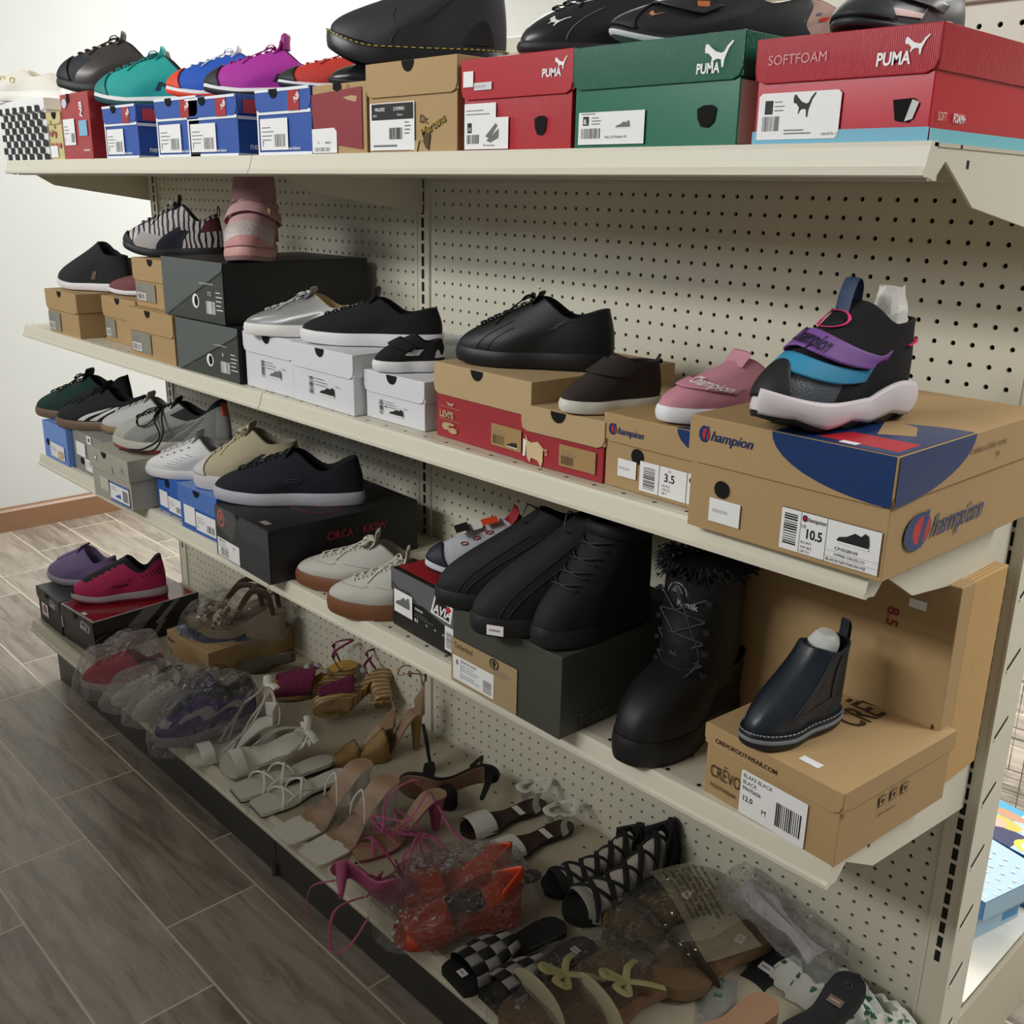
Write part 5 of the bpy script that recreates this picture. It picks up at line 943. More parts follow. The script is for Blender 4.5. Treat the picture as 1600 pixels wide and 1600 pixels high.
# white bow block heels
def bowx(r, L, hw, zc):
    mb = MB(); c = Vector((.03, .0, zc(.05)+.11))
    for s in (1, -1):
        for k in (0, 1):
            mb.tube(catmull([c+Vector((0, s*.004, 0)), c+Vector((.012, s*.022, -.03)), c+Vector((.05, s*(.035+.006*k), -.07-.01*k)), Vector((.12+.02*k, s*hw(.5)*1.0, zc(.5)+.004))], 8), .0028, n=6)
    mb.build('braided_strap', M('#dddad2', .5, 0, 1, 250, kind='weave'), r)
    mb = MB()
    mb.tube(catmull([Vector((.012, hw(.1), zc(.05))), Vector((.008, hw(.1)*.9, zc(.05)+.05)), c, Vector((.008, -hw(.1)*.9, zc(.05)+.05)), Vector((.012, -hw(.1), zc(.05)))], 7), .005, .0012, up=(1, 0, 0)); mb.build('ankle_strap', M(WH, .5), r)
    mb = MB()
    for s in (1, -1): mb.tube([c+Vector((-.004, 0, .002)), c+Vector((-.012, s*.02, .010)), c+Vector((-.016, s*.036, .006))], .010, .004, up=(0, 0, 1), n=8); mb.tube(catmull([c, c+Vector((-.012, s*.018, -.02)), c+Vector((-.01, s*.028, -.045))], 4), .008, .001, up=(1, 0, 0))
    mb.build('bow', M('#e6e4de', .5), r)
    sides = []
    mb = MB(); grid(mb, lambda i, j: Vector((.004+.0*i+.022*abs(i-.5)*2, (i-.5)*2*hw(.12)*1.02, zc(.05)+j*.052*(1-.35*abs(i-.5)))), 10, 5); o = mb.build('heel_counter', M(WH, .5), r); s_ = o.modifiers.new('t', 'SOLIDIFY'); s_.thickness = .0015
sandal('block_heel_sandal', 'white satin block heel sandal with bow and braided straps, left of the pair', 'sandal', (-.232, -.494), -97, ZB, [(.80, 1, .80, -1, .036, .016, .0012)], L=.225, W=.078, hh=.058, fh=.003, thk=.008, top=WT, side=WH, heel=(.045, .95), extra=bowx, group='white bow sandals')
sandal('block_heel_sandal', 'white satin block heel sandal tipped on its side beside the strappy flats', 'sandal', (-.125, -.455), -82, ZB+.026, [(.80, 1, .80, -1, .036, .016, .0012)], L=.225, W=.078, hh=.058, fh=.003, thk=.008, top=WT, side=WH, heel=(.045, .95), rx=-48, extra=bowx, group='white bow sandals')
# strappy flats
ST = [(.80, 1, .62, -1, .026, .0035, .0025), (.80, -1, .62, 1, .030, .0035, .0025), (.62, 1, .42, -1, .036, .0035, .0025), (.62, -1, .42, 1, .034, .0035, .0025), (.78, .9, .40, .95, .02, .003, .0022)]
def flx(r, L, hw, zc):
    mb = MB(); R = []
    for i in range(33):
        t = i/32; R.append([(t*L, -hw(t)*.98, 0), (t*L, hw(t)*.98, 0), (t*L, hw(t)*.98, zc(t)-.006), (t*L, -hw(t)*.98, zc(t)-.006)])
    mb.rings(R); mb.build('outsole', M('#14161a', .6), r, False)
for lb, toe, hd in (('white strappy flat sandal with square toe, the one beside the bow heels', (-.045, -.494), -97), ('white strappy flat sandal with square toe, the one beside the clear-strap heels', (.045, -.492), -95)):
    sandal('flat_sandal', lb, 'sandal', toe, hd, ZB, ST, L=.245, W=.078, fh=.002, thk=.011, hh=.006, sq=1, top=M('#cfcdc4', .5), side='#e2e0d6', extra=flx, group='white strappy flat sandals')
# clear-strap heels
CL = plastic(.0, '#ffffff', .6, 6)
def clx(r, L, hw, zc):
    mb = MB(); n = 16
    grid(mb, lambda i, j: Vector(((.66-.2*j)*L, -cos(pi*i)*hw(.6)*1.02, zc(.6)-.004+.040*sin(pi*i)**.7)), n, 4); mb.build('clear_strap', CL, r)
    mb = MB(); mb.tube(catmull([Vector((.46*L, -hw(.45), zc(.45))), Vector((.44*L, -hw(.45)*.8, zc(.45)+.03)), Vector((.40*L, 0, zc(.4)+.045)), Vector((.44*L, hw(.45)*.8, zc(.45)+.03)), Vector((.46*L, hw(.45), zc(.45)))], 7), .0022); mb.build('thin_strap', M(WH, .4), r)
for lb, toe, hd in (('white square-toe block heel with tan insole, left of the pair', (.135, -.496), -92), ('white square-toe block heel with tan insole, right of the pair', (.24, -.497), -88)):
    sandal('clear_strap_heel', lb, 'sandal', toe, hd, ZB, [], L=.232, W=.082, hh=.075, fh=.002, thk=.006, sq=1, top=NUDE, side=WH, front=WT, heel=(.042, .92), extra=clx, group='square-toe block heels', e0=.12, e1=.66)
# clogs
WOOD = M('#a08357', .5); wn = WOOD.node_tree; wv = wn.nodes.new('ShaderNodeTexWave'); wv.inputs['Scale'].default_value = 30; wv.inputs['Distortion'].default_value = 5; wv.inputs['Detail Scale'].default_value = .6; wv.bands_direction = 'Z'; wc = wn.nodes.new('ShaderNodeTexCoord'); wr = wn.nodes.new('ShaderNodeValToRGB'); wr.color_ramp.elements[0].color = lin('#8a6a42'); wr.color_ramp.elements[1].color = lin('#c4a878'); wr.color_ramp.elements[0].position = .2
wn.links.new(wc.outputs['Object'], wv.inputs['Vector']); wn.links.new(wv.outputs['Fac'], wr.inputs[0]); wn.links.new(wr.outputs[0], wn.nodes['Principled BSDF'].inputs['Base Color'])
MAG = M('#7c1a4c', .75, 0, 1, 130, kind='weave'); YIN = M('#b8923a', .5)
def clg(r, L, hw, zc):
    mb = MB(); grid(mb, lambda i, j: Vector(((.93-.42*j-.05*sin(pi*i))*L, -cos(pi*i)*hw(.78)*1.04, zc(.7)-.008+(.036+.026*j)*sin(pi*i)**.5)), 20, 12); o = mb.build('woven_vamp', MAG, r); s = o.modifiers.new('t', 'SOLIDIFY'); s.thickness = .004
    rd = random.Random(7)
    mb = MB()
    for k in range(3):
        q = Vector(((.55-.1*k)*L, hw(.6)*rd.uniform(-.6, .9), zc(.6)+.05)); mb.rings([[q+Vector((.012*cos(a*pi/4)*s*rd.uniform(.7, 1.2), .012*sin(a*pi/4)*s*rd.uniform(.7, 1.2), h)) for a in range(8)] for s, h in ((.5, -.008), (1, 0), (.4, .009))])
    mb.build('tissue_paper', M('#a9a39c', .8), r)
    mb = MB(); mb.tube(catmull([Vector((.2*L, hw(.2), zc(.2))), Vector((.26*L, hw(.2), zc(.2)+.05)), Vector((.05*L, 0, zc(0)+.07)), Vector((.26*L, -hw(.2), zc(.2)+.05)), Vector((.2*L, -hw(.2), zc(.2))), ], 6), .006, .0015, up=(0, 0, 1)); mb.build('ankle_strap', MAG, r)
sandal('wooden_clog', 'magenta woven clog with wooden block heel, standing behind the white bow sandals', 'shoe', (-.43, -.20), -128, ZB, L=.235, W=.088, hh=.052, fh=.006, thk=.022, top=YIN, side=WOOD, heel=(.06, .85), heelc=WOOD, heelw=.062, extra=clg, group='magenta woven clogs')
sandal('wooden_clog', 'magenta woven clog lying on its side with its wooden sole facing the camera', 'shoe', (-.205, -.19), -123, ZB+.045, L=.235, W=.088, hh=.052, fh=.006, thk=.022, top=YIN, side=WOOD, heel=(.06, .85), heelc=WOOD, heelw=.062, rx=62, extra=clg, group='magenta woven clogs')
mb = MB(); R = []
for k in range(14):
    f = k/13; rr = .026*(.55+.45*sin(pi*min(1, f*1.2+.1))); R.append([(-.08+.16*f, rr*1.1*cos(a*pi/8), .024+rr*.85*sin(a*pi/8)) for a in range(16)])
mb.rings(R); o = mb.build('woven_shoe', M('#5c5045', .8, 0, 1.5, 90, kind='weave')); o.location = (-.50, -.13, ZB); o.rotation_euler = (0, -.3, radians(40)); tag(o, 'grey-brown woven slip-on lying against the flat tan box', 'shoe')
# gold pointed pumps
GLT = M('#a58655', .4, .5, 1.2, 350)
def gpx(r, L, hw, zc):
    mb = MB(); grid(mb, lambda i, j: Vector(((1.0-.42*j+.03*sin(pi*i)*j)*L, -cos(pi*i)*(hw(1-.42*j)*1.05), zc(1-.42*j)-.007+(.012+.034*j)*sin(pi*i)**.5)), 22, 12); o = mb.build('glitter_toe', GLT, r); s = o.modifiers.new('t', 'SOLIDIFY'); s.thickness = .002
    mb = MB(); grid(mb, lambda i, j: Vector((.0+.05*L*2*abs(i-.5)*2, (i-.5)*2*hw(.14)*1.03, zc(.05)-.004+j*.045*(1-.6*abs(i-.5)*2))), 12, 6); o = mb.build('heel_counter', NUDE, r); s = o.modifiers.new('t', 'SOLIDIFY'); s.thickness = .002
    mb = MB(); mb.tube(catmull([Vector((.004, 0, zc(0)+.04)), Vector((.01, .028, zc(0)+.062)), Vector((.06, .03, zc(0)+.072)), Vector((.09, 0, zc(0)+.066)), Vector((.06, -.03, zc(0)+.072)), Vector((.01, -.028, zc(0)+.062)), Vector((.004, 0, zc(0)+.04))], 6), .003, .001); mb.build('ankle_strap', NUDE, r)
    mb = MB(); mb.tube([Vector((.06, .032, zc(0)+.07)), Vector((.066, .034, zc(0)+.074))], .005); mb.build('buckle', GOLD, r)
sandal('pointed_pump', 'gold glitter pointed pump with nude insole and price sticker', 'shoe', (.02, -.275), -118, ZB, L=.235, W=.08, hh=.055, fh=.003, thk=.005, top=NUDE, side=NUDE, pointed=1, heel=(.035, .5), heelc=GLT, extra=gpx, group='gold pointed pumps')
sandal('pointed_pump', 'bronze pleated pointed pump beside the glitter one, ankle strap raised', 'shoe', (.055, -.215), -103, ZB, L=.235, W=.08, hh=.055, fh=.003, thk=.005, top=NUDE, side=NUDE, pointed=1, heel=(.035, .5), heelc=GLT, extra=gpx, group='gold pointed pumps')
# black stiletto lying on its side, sole towards the camera
BKS = M('#0f1013', .7)
def bsx(r, L, hw, zc):
    mb = MB(); mb.tube(catmull([Vector((.3*L, hw(.3), zc(.3))), Vector((.25*L, 0, zc(.3)+.06)), Vector((.3*L, -hw(.3), zc(.3)))], 8), .007, .0015, up=(1, 0, 0)); mb.tube(catmull([Vector((.72*L, hw(.7), zc(.7))), Vector((.7*L, 0, zc(.7)+.045)), Vector((.72*L, -hw(.7), zc(.7)))], 8), .02, .0015, up=(1, 0, 0)); mb.build('strap', BKS, r)
    mb = MB(); R = []
    for i in range(41):
        t = .16+.84*i/40; R.append([(t*L, -hw(t)*.88, zc(t)-.0075), (t*L, hw(t)*.88, zc(t)-.0075), (t*L, hw(t)*.86, zc(t)-.0085), (t*L, -hw(t)*.86, zc(t)-.0085)])
    mb.rings(R); mb.build('tan_outsole', M('#8b6a52', .5), r)
sandal('stiletto_sandal', 'black stiletto lying on its side showing its tan sole', 'shoe', (.135, -.185), -148, ZB+.04, L=.215, W=.075, hh=.07, fh=.003, thk=.007, top=BKS, side=BKS, heel=(.016, .6), heelw=.016, rx=82, extra=bsx)
sandal('black_mule', 'black mule standing on end behind the stiletto, wide black strap', 'shoe', None, -120, ZB, L=.12, W=.05, hh=.0, fh=.0, thk=.006, top=BKS, side=BKS, rx=0, ry=-82, loc=(.185, -.10, ZB+.003))
mb = MB(); R = [[(.026*s*cos(a*pi/12), .014*s*sin(a*pi/12), h) for a in range(24)] for s, h in ((.8, 0), (1, .01), (1, .04), (.7, .052))]
mb.rings(R); o = mb.build('heel_cap', BKS); o.location = (.235, -.165, ZB+.002); o.rotation_euler = (0, 0, radians(30)); tag(o, 'round black shoe heel standing between the stiletto and the pink heel', 'shoe')
# pink lace-up heels
PK = M('#b0527f', .6); PIN = M('#9c8263', .5)
def pnx(seed, h0=.0):
    def f(r, L, hw, zc):
        rd = random.Random(seed); mb = MB()
        a = Vector((.8*L, 0, zc(.8)+.02))
        mb.tube(catmull([Vector((.86*L, hw(.8), zc(.86)-.004)), a, Vector((.72*L, -hw(.7), zc(.7)-.004))], 7), .004, .001); mb.tube(catmull([Vector((.86*L, -hw(.8), zc(.86)-.004)), a, Vector((.72*L, hw(.7), zc(.7)-.004))], 7), .004, .001)
        for k in range(3):
            P_ = [Vector((rd.uniform(.35, .8)*L, rd.uniform(-.04, .05), zc(.7)+rd.uniform(.01, .05))) for _ in range(5)]
            mb.tube(catmull(P_, 7), .0026, .0012, n=6)
        for s in (1, -1): mb.tube(catmull([Vector((.04, s*hw(.15), zc(.1)-.003)), Vector((.06, s*.03, zc(.1)+.03)), Vector((.12, s*.05, .08)), Vector((.17, -s*.03, .06)), Vector((.15, s*.06, .04))], 8), .0026, .0012, n=6)
        mb.build('tie_straps', PK, r)
    return f
sandal('lace_up_heel', 'pink lace-up heel with tan insole standing upright', 'shoe', (.395, -.43), -103, ZB, L=.225, W=.075, hh=.075, fh=.003, thk=.006, sq=1, top=PIN, side=PK, heel=(.03, .4), heelc=PK, extra=pnx(3), group='pink lace-up heels')
sandal('lace_up_heel', 'pink lace-up heel on its side with its heel pointing over the deck edge', 'shoe', None, 58, ZB+.035, L=.20, W=.07, hh=.075, fh=.003, thk=.006, sq=1, top=PIN, side=PK, heel=(.03, .35, .0), heelc=PK, extra=pnx(5), rx=-82, loc=(.345, -.50, ZB+.04), group='pink lace-up heels')
mb = MB()
mb.tube(catmull([(.40, -.45, ZB+.04), (.36, -.50, ZB+.03), (.325, -.53, ZB+.01), (.32, -.54, ZB-.05)], 8), .0026, .0011)
mb.tube(catmull([(.42, -.48, ZB+.02), (.40, -.53, ZB+.005), (.43, -.56, ZB-.04), (.455, -.54, ZB-.03), (.46, -.50, ZB+.012)], 8), .0026, .0011)
for k in range(4):
    rd = random.Random(k); mb.tube(catmull([(rd.uniform(.36, .5), rd.uniform(-.47, -.28), ZB+rd.uniform(.01, .06)) for _ in range(4)], 8), .0026, .0011, n=6)
mb.tube(catmull([(.34, -.25, ZB+.07), (.42, -.27, ZB+.05), (.50, -.26, ZB+.03), (.46, -.29, ZB+.02)], 8), .0026, .0011); mb.build('ankle_tie', PK).name = 'ankle_tie'
o = bpy.data.objects['ankle_tie']; tag(o, 'tangle of long pink tie laces hanging over the deck edge', 'laces')
# ------------------------------------------------------------ plastic bags
def bag(label, loc, hd, l, w_, h_, seed=0, milk=.10, tint='#ffffff', gl=.45, amp=.014, prints=None, name='plastic_bag', tail=0, sc=18, cat='plastic bag', zoff=.0015):
    r = root(name, label, cat, loc, hd); mb = MB(); NU, NV = 72, 26; R = []
    for j in range(NV+1):
        f = j/NV; el = f*pi/2*.985; ring = []
        for i in range(NU):
            a = 2*pi*i/NU; ca, sa = cos(a), sin(a); pw = .7
            x = math.copysign(abs(ca)**pw, ca)*l/2; y = math.copysign(abs(sa)**pw, sa)*w_/2
            k = cos(el)**.55; z = h_*sin(el)**.9*(1-.25*max(0, ca)*f)
            q = Vector((x*k, y*k, z)); 
            n = noise.noise(Vector((x*k*26+seed*7, y*k*26, z*22)))+.6*abs(noise.noise(Vector((x*k*60, y*k*60+seed*5, z*60))))
            d = Vector((ca, sa, .6)).normalized(); q += d*amp*n
            if tail and ca > .6 and f < .5: q.x += tail*(ca-.6)*(1-2*f); q.z -= .01*0
            q.z = max(.0, q.z if j else 0)+zoff; ring.append(q)
        R.append(ring)
    mb.rings(R, cap0=False); mb.build('film', plastic(milk, tint, gl, sc), r)
    if prints:
        mb = MB(); F = lambda x, y: None
        pm = M('#2b2b2d', .6)
        def S(x, y):
            # project plan position onto the dome
            k = min(.97, sqrt((2*x/l)**2+(2*y/w_)**2)); return Vector((x, y, zoff+h_*sqrt(1-k**2.6)*(1-.2*max(0, x/l*2))+amp*.9))
        for pr_ in prints:
            if pr_[0] == 'ring': _, x, y, rr = pr_; mb.tube([S(x+rr*cos(a*pi/10), y+rr*sin(a*pi/10)) for a in range(21)], .0011, n=5); mb.tube([S(x-rr*.7, y), S(x+rr*.7, y)], .001, n=5)
            elif pr_[0] == 'bar': _, x, y, dx, dy = pr_; mb.tube([S(x+dx*k/6, y+dy*k/6) for k in range(7)], .0008, n=5)
        mb.build('printed_marks', pm, r)
    return r
z0 = ZB+.001
RS = M('#c01f48', .7)
shoe('sneaker', 'bright red-pink sneaker inside the leftmost clear bag on the base deck', 'shoe', (-.795, -.47), -128, z0+.004, dict(L=.255, W=.09, sh=.024, st=.02, spring=.008, ch=.06, ca=.045, ct=.075, cx=.44, th=.028), RS, sole=('#c9b9bd',), lining='#8a1a38', lace='#a81a40', tongue='#b81c45')
bag('crumpled clear bag over the red sneaker, leftmost of the bags', (-.70, -.37, z0), -118, .29, .165, .115, 1, .09, '#e9dfe2', .6, .016, [('ring', -.02, -.01, .018), ('bar', .05, -.02, .03, .015), ('bar', .06, -.01, .03, .015)], tail=.03)
WSN = M('#cfd0c9', .7)
for k, (toe, c, hd) in enumerate((((-.575, -.47), (-.535, -.375), -112), ((-.44, -.48), (-.445, -.375), -104))):
    nm = ('second', 'third')[k]
    shoe('sneaker', 'whitish sneaker inside the %s clear bag from the left' % nm, 'shoe', toe, hd, z0+.004, dict(L=.24, W=.086, sh=.022, st=.02, spring=.006, ch=.055, ca=.045, ct=.07, cx=.44, th=.026), [WSN, M('#6d4a54', .7)], paint=lambda a, s, d: 1 if s > .86 else None, sole=('#c5c5bd',), lining='#5a3e48', lace='#cfcfc8', tongue='#a9a9a2')
    bag('crumpled milky bag over a whitish sneaker, %s bag from the left' % nm, (c[0], c[1], z0), hd+4, .27, .125, .105, 3+k, .15, '#dfe0d8', .5, .014, [('ring', .02, -.01, .016), ('ring', -.01, .01, .011)], tail=.035)
PUR = M('#4a2c86', .6); NVY = M('#1c2236', .7)
shoe('sneaker', 'purple and white sneaker with navy collar inside the largest clear bag', 'shoe', (-.285, -.485), -106, z0+.004, dict(L=.275, W=.1, e=.72, sh=.030, st=.026, spring=.006, ch=.09, ca=.066, ct=.10, cx=.44, th=.030, kx=.5, kz=.45), [PUR, M('#b9b9c2', .6), NVY], paint=lambda a, s, d: 2 if s > .84 or (a < .4 and s > .66) else (1 if (.42 < s+.08*sin(a*26) < .62 and a < .8) or (a > .86 and .22 < s < .38) else None), sole=('#a9a8b4',), lining='#161b2a', lace='#231f55', tongue='#2a2458', thr=2, bow=1)
bag('large shiny clear bag over the purple and white sneaker', (-.325, -.362, z0), -104, .33, .165, .135, 9, .03, '#ece9f2', 1.0, .016, [('ring', -.05, -.01, .02), ('bar', .0, .0, .02, .01)], tail=.03, sc=24)
# orange jelly wedges in a bag
ORG = M('#dc481c', .3, spec=.6)
def orx(r, L, hw, zc):
    mb = MB(); grid(mb, lambda i, j: Vector(((.93-.34*j+.0*i)*L, -cos(pi*i)*hw(.78)*1.04, zc(.7)-.01+(.030+.02*j)*sin(pi*i)**.6)), 20, 10); o = mb.build('toe_vamp', ORG, r); s = o.modifiers.new('t', 'SOLIDIFY'); s.thickness = .003
    mb = MB(); grid(mb, lambda i, j: Vector((-.0+.10*L*2*abs(i-.5)*2, (i-.5)*2*hw(.16)*1.03, zc(.05)-.006+j*.055*(1-.5*abs(i-.5)*2))), 12, 6); o = mb.build('heel_counter', ORG, r); s = o.modifiers.new('t', 'SOLIDIFY'); s.thickness = .003
    sticker(r, (L*.80, .0, zc(.8)+.026), (0, 0, 80), .022, .013)
for lb, toe, hd in (('orange-red jelly wedge shoe, nearer of the two in the shiny bag', (.545, -.497), -115), ('orange-red jelly wedge shoe, farther of the two in the shiny bag', (.475, -.45), -108)):
    sandal('jelly_wedge', lb, 'shoe', toe, hd, z0+.003, L=.23, W=.085, hh=.05, fh=.0, thk=.02, wedge=1, top=ORG, side=ORG, extra=orx, group='orange jelly wedges')
sandal('black_insert', 'dark grey insole tucked between the orange jelly wedges', 'insole', (.565, -.42), -112, z0+.05, L=.18, W=.05, hh=.02, fh=.001, thk=.003, top=M('#3b3536', .6), side=M('#3b3536', .6))
bag('glossy clear bag around the two orange-red jelly wedges', (.565, -.372, z0), -112, .325, .225, .125, 21, .015, '#ffffff', 1.3, .013, tail=.04, sc=26)
# white and brown ankle-strap flats
BRI = M('#2c1712', .55); WL = M('#d2d0ca', .5)
def wbx(r, L, hw, zc):
    mb = MB()
    for s_ in (1, -1): mb.tube(catmull([Vector((.16*L, s_*hw(.2), zc(.2)-.004)), Vector((.2*L, s_*hw(.2)*1.05, zc(.2)+.03)), Vector((.10*L, s_*hw(.2)*.8, zc(.2)+.055))], 5), .009, .0012, up=(0, 1, 0))
    mb.tube(catmull([Vector((.10*L, hw(.2), zc(.2)+.05)), Vector((-.01, 0, zc(0)+.062)), Vector((.10*L, -hw(.2), zc(.2)+.05)), Vector((.30*L, -.012, zc(.3)+.062)), Vector((.30*L, .014, zc(.3)+.060)), Vector((.10*L, hw(.2), zc(.2)+.05))], 7), .0075, .0014, up=(0, 0, 1)); mb.build('ankle_strap', WL, r)
    mb = MB(); q = Vector((.27*L, .030, zc(.3)+.060)); mb.tube([q+Vector((.009*cos(a*pi/4+pi/4), .009*sin(a*pi/4+pi/4), 0)) for a in range(0, 10, 2)], .0016); mb.build('buckle', M('#a9a59a', .3, .9), r)
    mb = MB(); q = Vector((.33*L, 0, zc(.33)+.001)); mb.add([q+Vector(v) for v in ((-.008, -.02, 0), (.008, -.02, 0), (.008, .02, 0), (-.008, .02, 0))], [(0, 1, 2, 3)]); mb.build('insole_label', WL, r, False)
for lb, toe, hd in (('white strap flat sandal with brown insole, left of the pair behind the orange wedges', (.335, -.175), -112), ('white strap flat sandal with brown insole, right of the pair behind the orange wedges', (.475, -.215), -108)):
    sandal('strap_sandal', lb, 'sandal', toe, hd, z0, [(.80, 1, .80, -1, .032, .030, .0016)], L=.235, W=.08, fh=.002, thk=.012, hh=.004, top=BRI, side=BRI, strapc=WL, extra=wbx, group='white and brown strap sandals')
# black strappy gladiators
def glx(r, L, hw, zc):
    EL = M('#101114', .85); mb = MB()
    def F(a, t, hf=1): # a -1..1 across, t along; arch shape over the foot
        hgt = (.030+.055*max(0, (.62-t))/.62+.03*max(0, .25-t)); c = a*pi/2
        return Vector((t*L, sin(c)*hw(t)*1.02, zc(t)-.004+hgt*cos(c)**.7))
    for k in range(6):
        t0 = .86-.14*k
        for s in (1, -1): mb.tube([F(-s+2*s*i/14, max(.03, t0-.20*i/14)) for i in range(15)], .0058, .0016, up=(0, 0, 1), n=6)
    for s in (1, -1): mb.tube([F(s*.93, .12+.6*i/10) for i in range(11)], .005, .0018, up=(0, 1, 0), n=6)
    mb.tube([F(-1+2*i/12, .10) for i in range(13)], .006, .0018); mb.build('elastic_straps', EL, r)
    mb = MB(); grid(mb, lambda i, j: Vector((.002+.10*L*2*abs(i-.5)*2, (i-.5)*2*hw(.14)*1.0, zc(.05)-.004+j*.085*(1-.2*abs(i-.5)*2))), 12, 6); o = mb.build('heel_counter', EL, r); s = o.modifiers.new('t', 'SOLIDIFY'); s.thickness = .003
    mb = MB(); R = []
    for k in range(12):
        t = .80-.66*k/11; hgt = (.024+.05*max(0, (.62-t))/.62+.02*max(0, .25-t)); R.append([(t*L, sin(a)*hw(t)*.88, zc(t)+.001+hgt*max(0, cos(a))**.8) for a in [(-1+2*i/12)*pi/2 for i in range(13)]])
    mb.rings(R); mb.build('paper_stuffing', M('#a9a197', .8, 0, .5, 60), r)
for lb, toe, hd, tp in (('black elastic gladiator sandal, left of the pair, darker and closer to the wall', (.60, -.225), -102, 0), ('black elastic gladiator sandal with white paper stuffing, right of the pair', (.695, -.25), -104, 1)):
    sandal('gladiator_sandal', lb, 'sandal', toe, hd, z0, [(.86, 1, .80, -1, .030, .012, .003, M('#101114', .85) if not tp else M('#8e8a80', .7))], L=.26, W=.088, fh=.004, thk=.014, hh=.012, top=M('#17181b', .7), side=M('#1b1c1f', .7), extra=glx, group='black elastic gladiator sandals')
# woven slides
def wsx(r, L, hw, zc):
    for c, par in ((M('#0f1013', .8), 0), (M('#8d8a86', .7), 1)):
        mb = MB()
        for i in range(6):
            for j in range(4):
                if (i+j) % 2 != par: continue
                a0, a1 = -1+2*i/6, -1+2*(i+1)/6
                def F(u, v, a0=a0, a1=a1, j=j): c_ = (a0+(a1-a0)*u)*pi/2; t = .90-(j+v)*.105; return Vector((t*L, sin(c_)*hw(t)*1.04, zc(t)-.006+.034*cos(c_)**.6+.003*sin(pi*u)*sin(pi*v)))
                grid(mb, F, 4, 4)
        o = mb.build('woven_strap', c, r); s = o.modifiers.new('t', 'SOLIDIFY'); s.thickness = .003
    mb = MB(); mb.tube([((.06+.86*i/30)*L, hw(.06+.86*i/30)*.86, zc(.1)+.0006) for i in range(13)], .0006, n=4); mb.build('edge_stitching', M('#6a6763', .7), r)
for lb, toe, hd, st in (('black slide with grey and black woven strap and white price sticker near the deck edge', (.645, -.492), -103, 1), ('black slide with grey and black woven strap, nearest the camera of the woven pair', (.75, -.492), -98, 0)):
    r = sandal('woven_slide', lb, 'sandal', toe, hd, z0, L=.245, W=.088, fh=.0, thk=.016, sq=1, top=M('#111317', .6), side=M('#101215', .6), extra=wsx, group='woven slides')
    sticker(r, (.225, 0, .0175) if st else (.045, .0, .0175), (0, 0, 90), .018, .014)
# tan mules with cream bow straps in a bag
TAN = M('#7d5f47', .6); CRB = M('#b2ab8f', .5)
def tnx(r, L, hw, zc):
    mb = MB(); mb.tube([(.72*L, -cos(pi*i/14)*hw(.72)*1.03, zc(.7)-.006+.034*sin(pi*i/14)**.6) for i in range(15)], .022, .0015, up=(1, 0, 0)); mb.build('wide_strap', CRB, r)
    mb = MB(); c = Vector((.5*L, 0, zc(.5)+.03))
    for s in (1, -1):
        mb.tube(catmull([c, c+Vector((.02, s*.03, .008)), c+Vector((.03, s*.012, .014)), c], 6), .006, .001); mb.tube(catmull([c, c+Vector((-.02, s*.02, .002)), c+Vector((-.05, s*.035, -.01))], 5), .006, .001)
    mb.build('ribbon_bow', M('#a49c6e', .4), r)
for lb, toe, hd in (('tan flat mule with cream strap in the bag at the bottom, right of the pair', (.865, -.44), -100), ('tan flat mule with cream strap in the bag at the bottom, left of the pair', (.80, -.50), -96)):
    sandal('flat_mule', lb, 'sandal', toe, hd, z0+.004, L=.24, W=.086, fh=.002, thk=.016, hh=.006, top=TAN, side=TAN, extra=tnx, group='tan mules in a bag')
bag('clear crumpled bag over the tan mules at the bottom edge of the photo', (.835, -.375, z0), -98, .31, .18, .085, 31, .02, '#f2ecd8', .9, .012, sc=26)
# brown footbeds under printed plastic
BRF = M('#6d563c', .65)
for lb, toe, hd, zz in (('brown cork-like slide, left of the pair under the printed plastic', (.775, -.235), -100, .006), ('brown cork-like slide, right of the pair, sole up under the printed plastic', (.905, -.265), -101, .012)):
    def bfx(r, L, hw, zc):
        mb = MB(); mb.tube([(.70*L, -cos(pi*i/14)*hw(.7)*1.03, zc(.7)-.006+.014*sin(pi*i/14)**.6) for i in range(15)], .014, .002, up=(1, 0, 0)); mb.build('dark_strap', M('#2e241c', .6), r)
        o = sticker(r, (.28*L, 0, zc(.3)+.001), (0, 0, 20), .022, .014)
    sandal('footbed_slide', lb, 'sandal', toe, hd, z0+zz, L=.245, W=.096, fh=.0, thk=.022, top=BRF, side=M('#7c6547', .7), extra=bfx, group='brown cork-like slides')
bag('large clear bag over the pair of brown slides', (.865, -.135, z0), -102, .30, .22, .085, 41, .02, '#f2ecd8', .7, .008, sc=16)
mb = MB(); PRM = M('#3c382e', .6)
r = root('printed_film', 'yellowish plastic film printed with warning lines beside the brown slides', 'plastic bag', (.92, -.045, z0+.088), -24)
grid(mb, lambda i, j: Vector(((i-.5)*.21, (j-.5)*.105, .010*sin(i*5+j*2)-.030*(i-.3)*i-.01*j)), 14, 8); mb.build('film', plastic(.22, '#cfc6a2', .4, 20), r)
mb = MB()
for k in range(7):
    V, Fc = tmesh(('WARNING', 'Keep away from babies', 'and children. Do not use', 'in cribs, beds, carriages', 'or playpens. This bag is', 'not a toy. Thin film may', 'cling to nose and mouth')[k], .01)
    def F(v): x, y = -.09+v[0]*.0115, .040-k*.0125+v[1]*.0115; i, j = x/.21+.5, y/.105+.5; return (x, y, .010*sin(i*5+j*2)-.030*(i-.3)*i-.01*j+.0012)
    mb.add([F(v) for v in V], Fc)
mb.build('printed_warning', PRM, r, False)
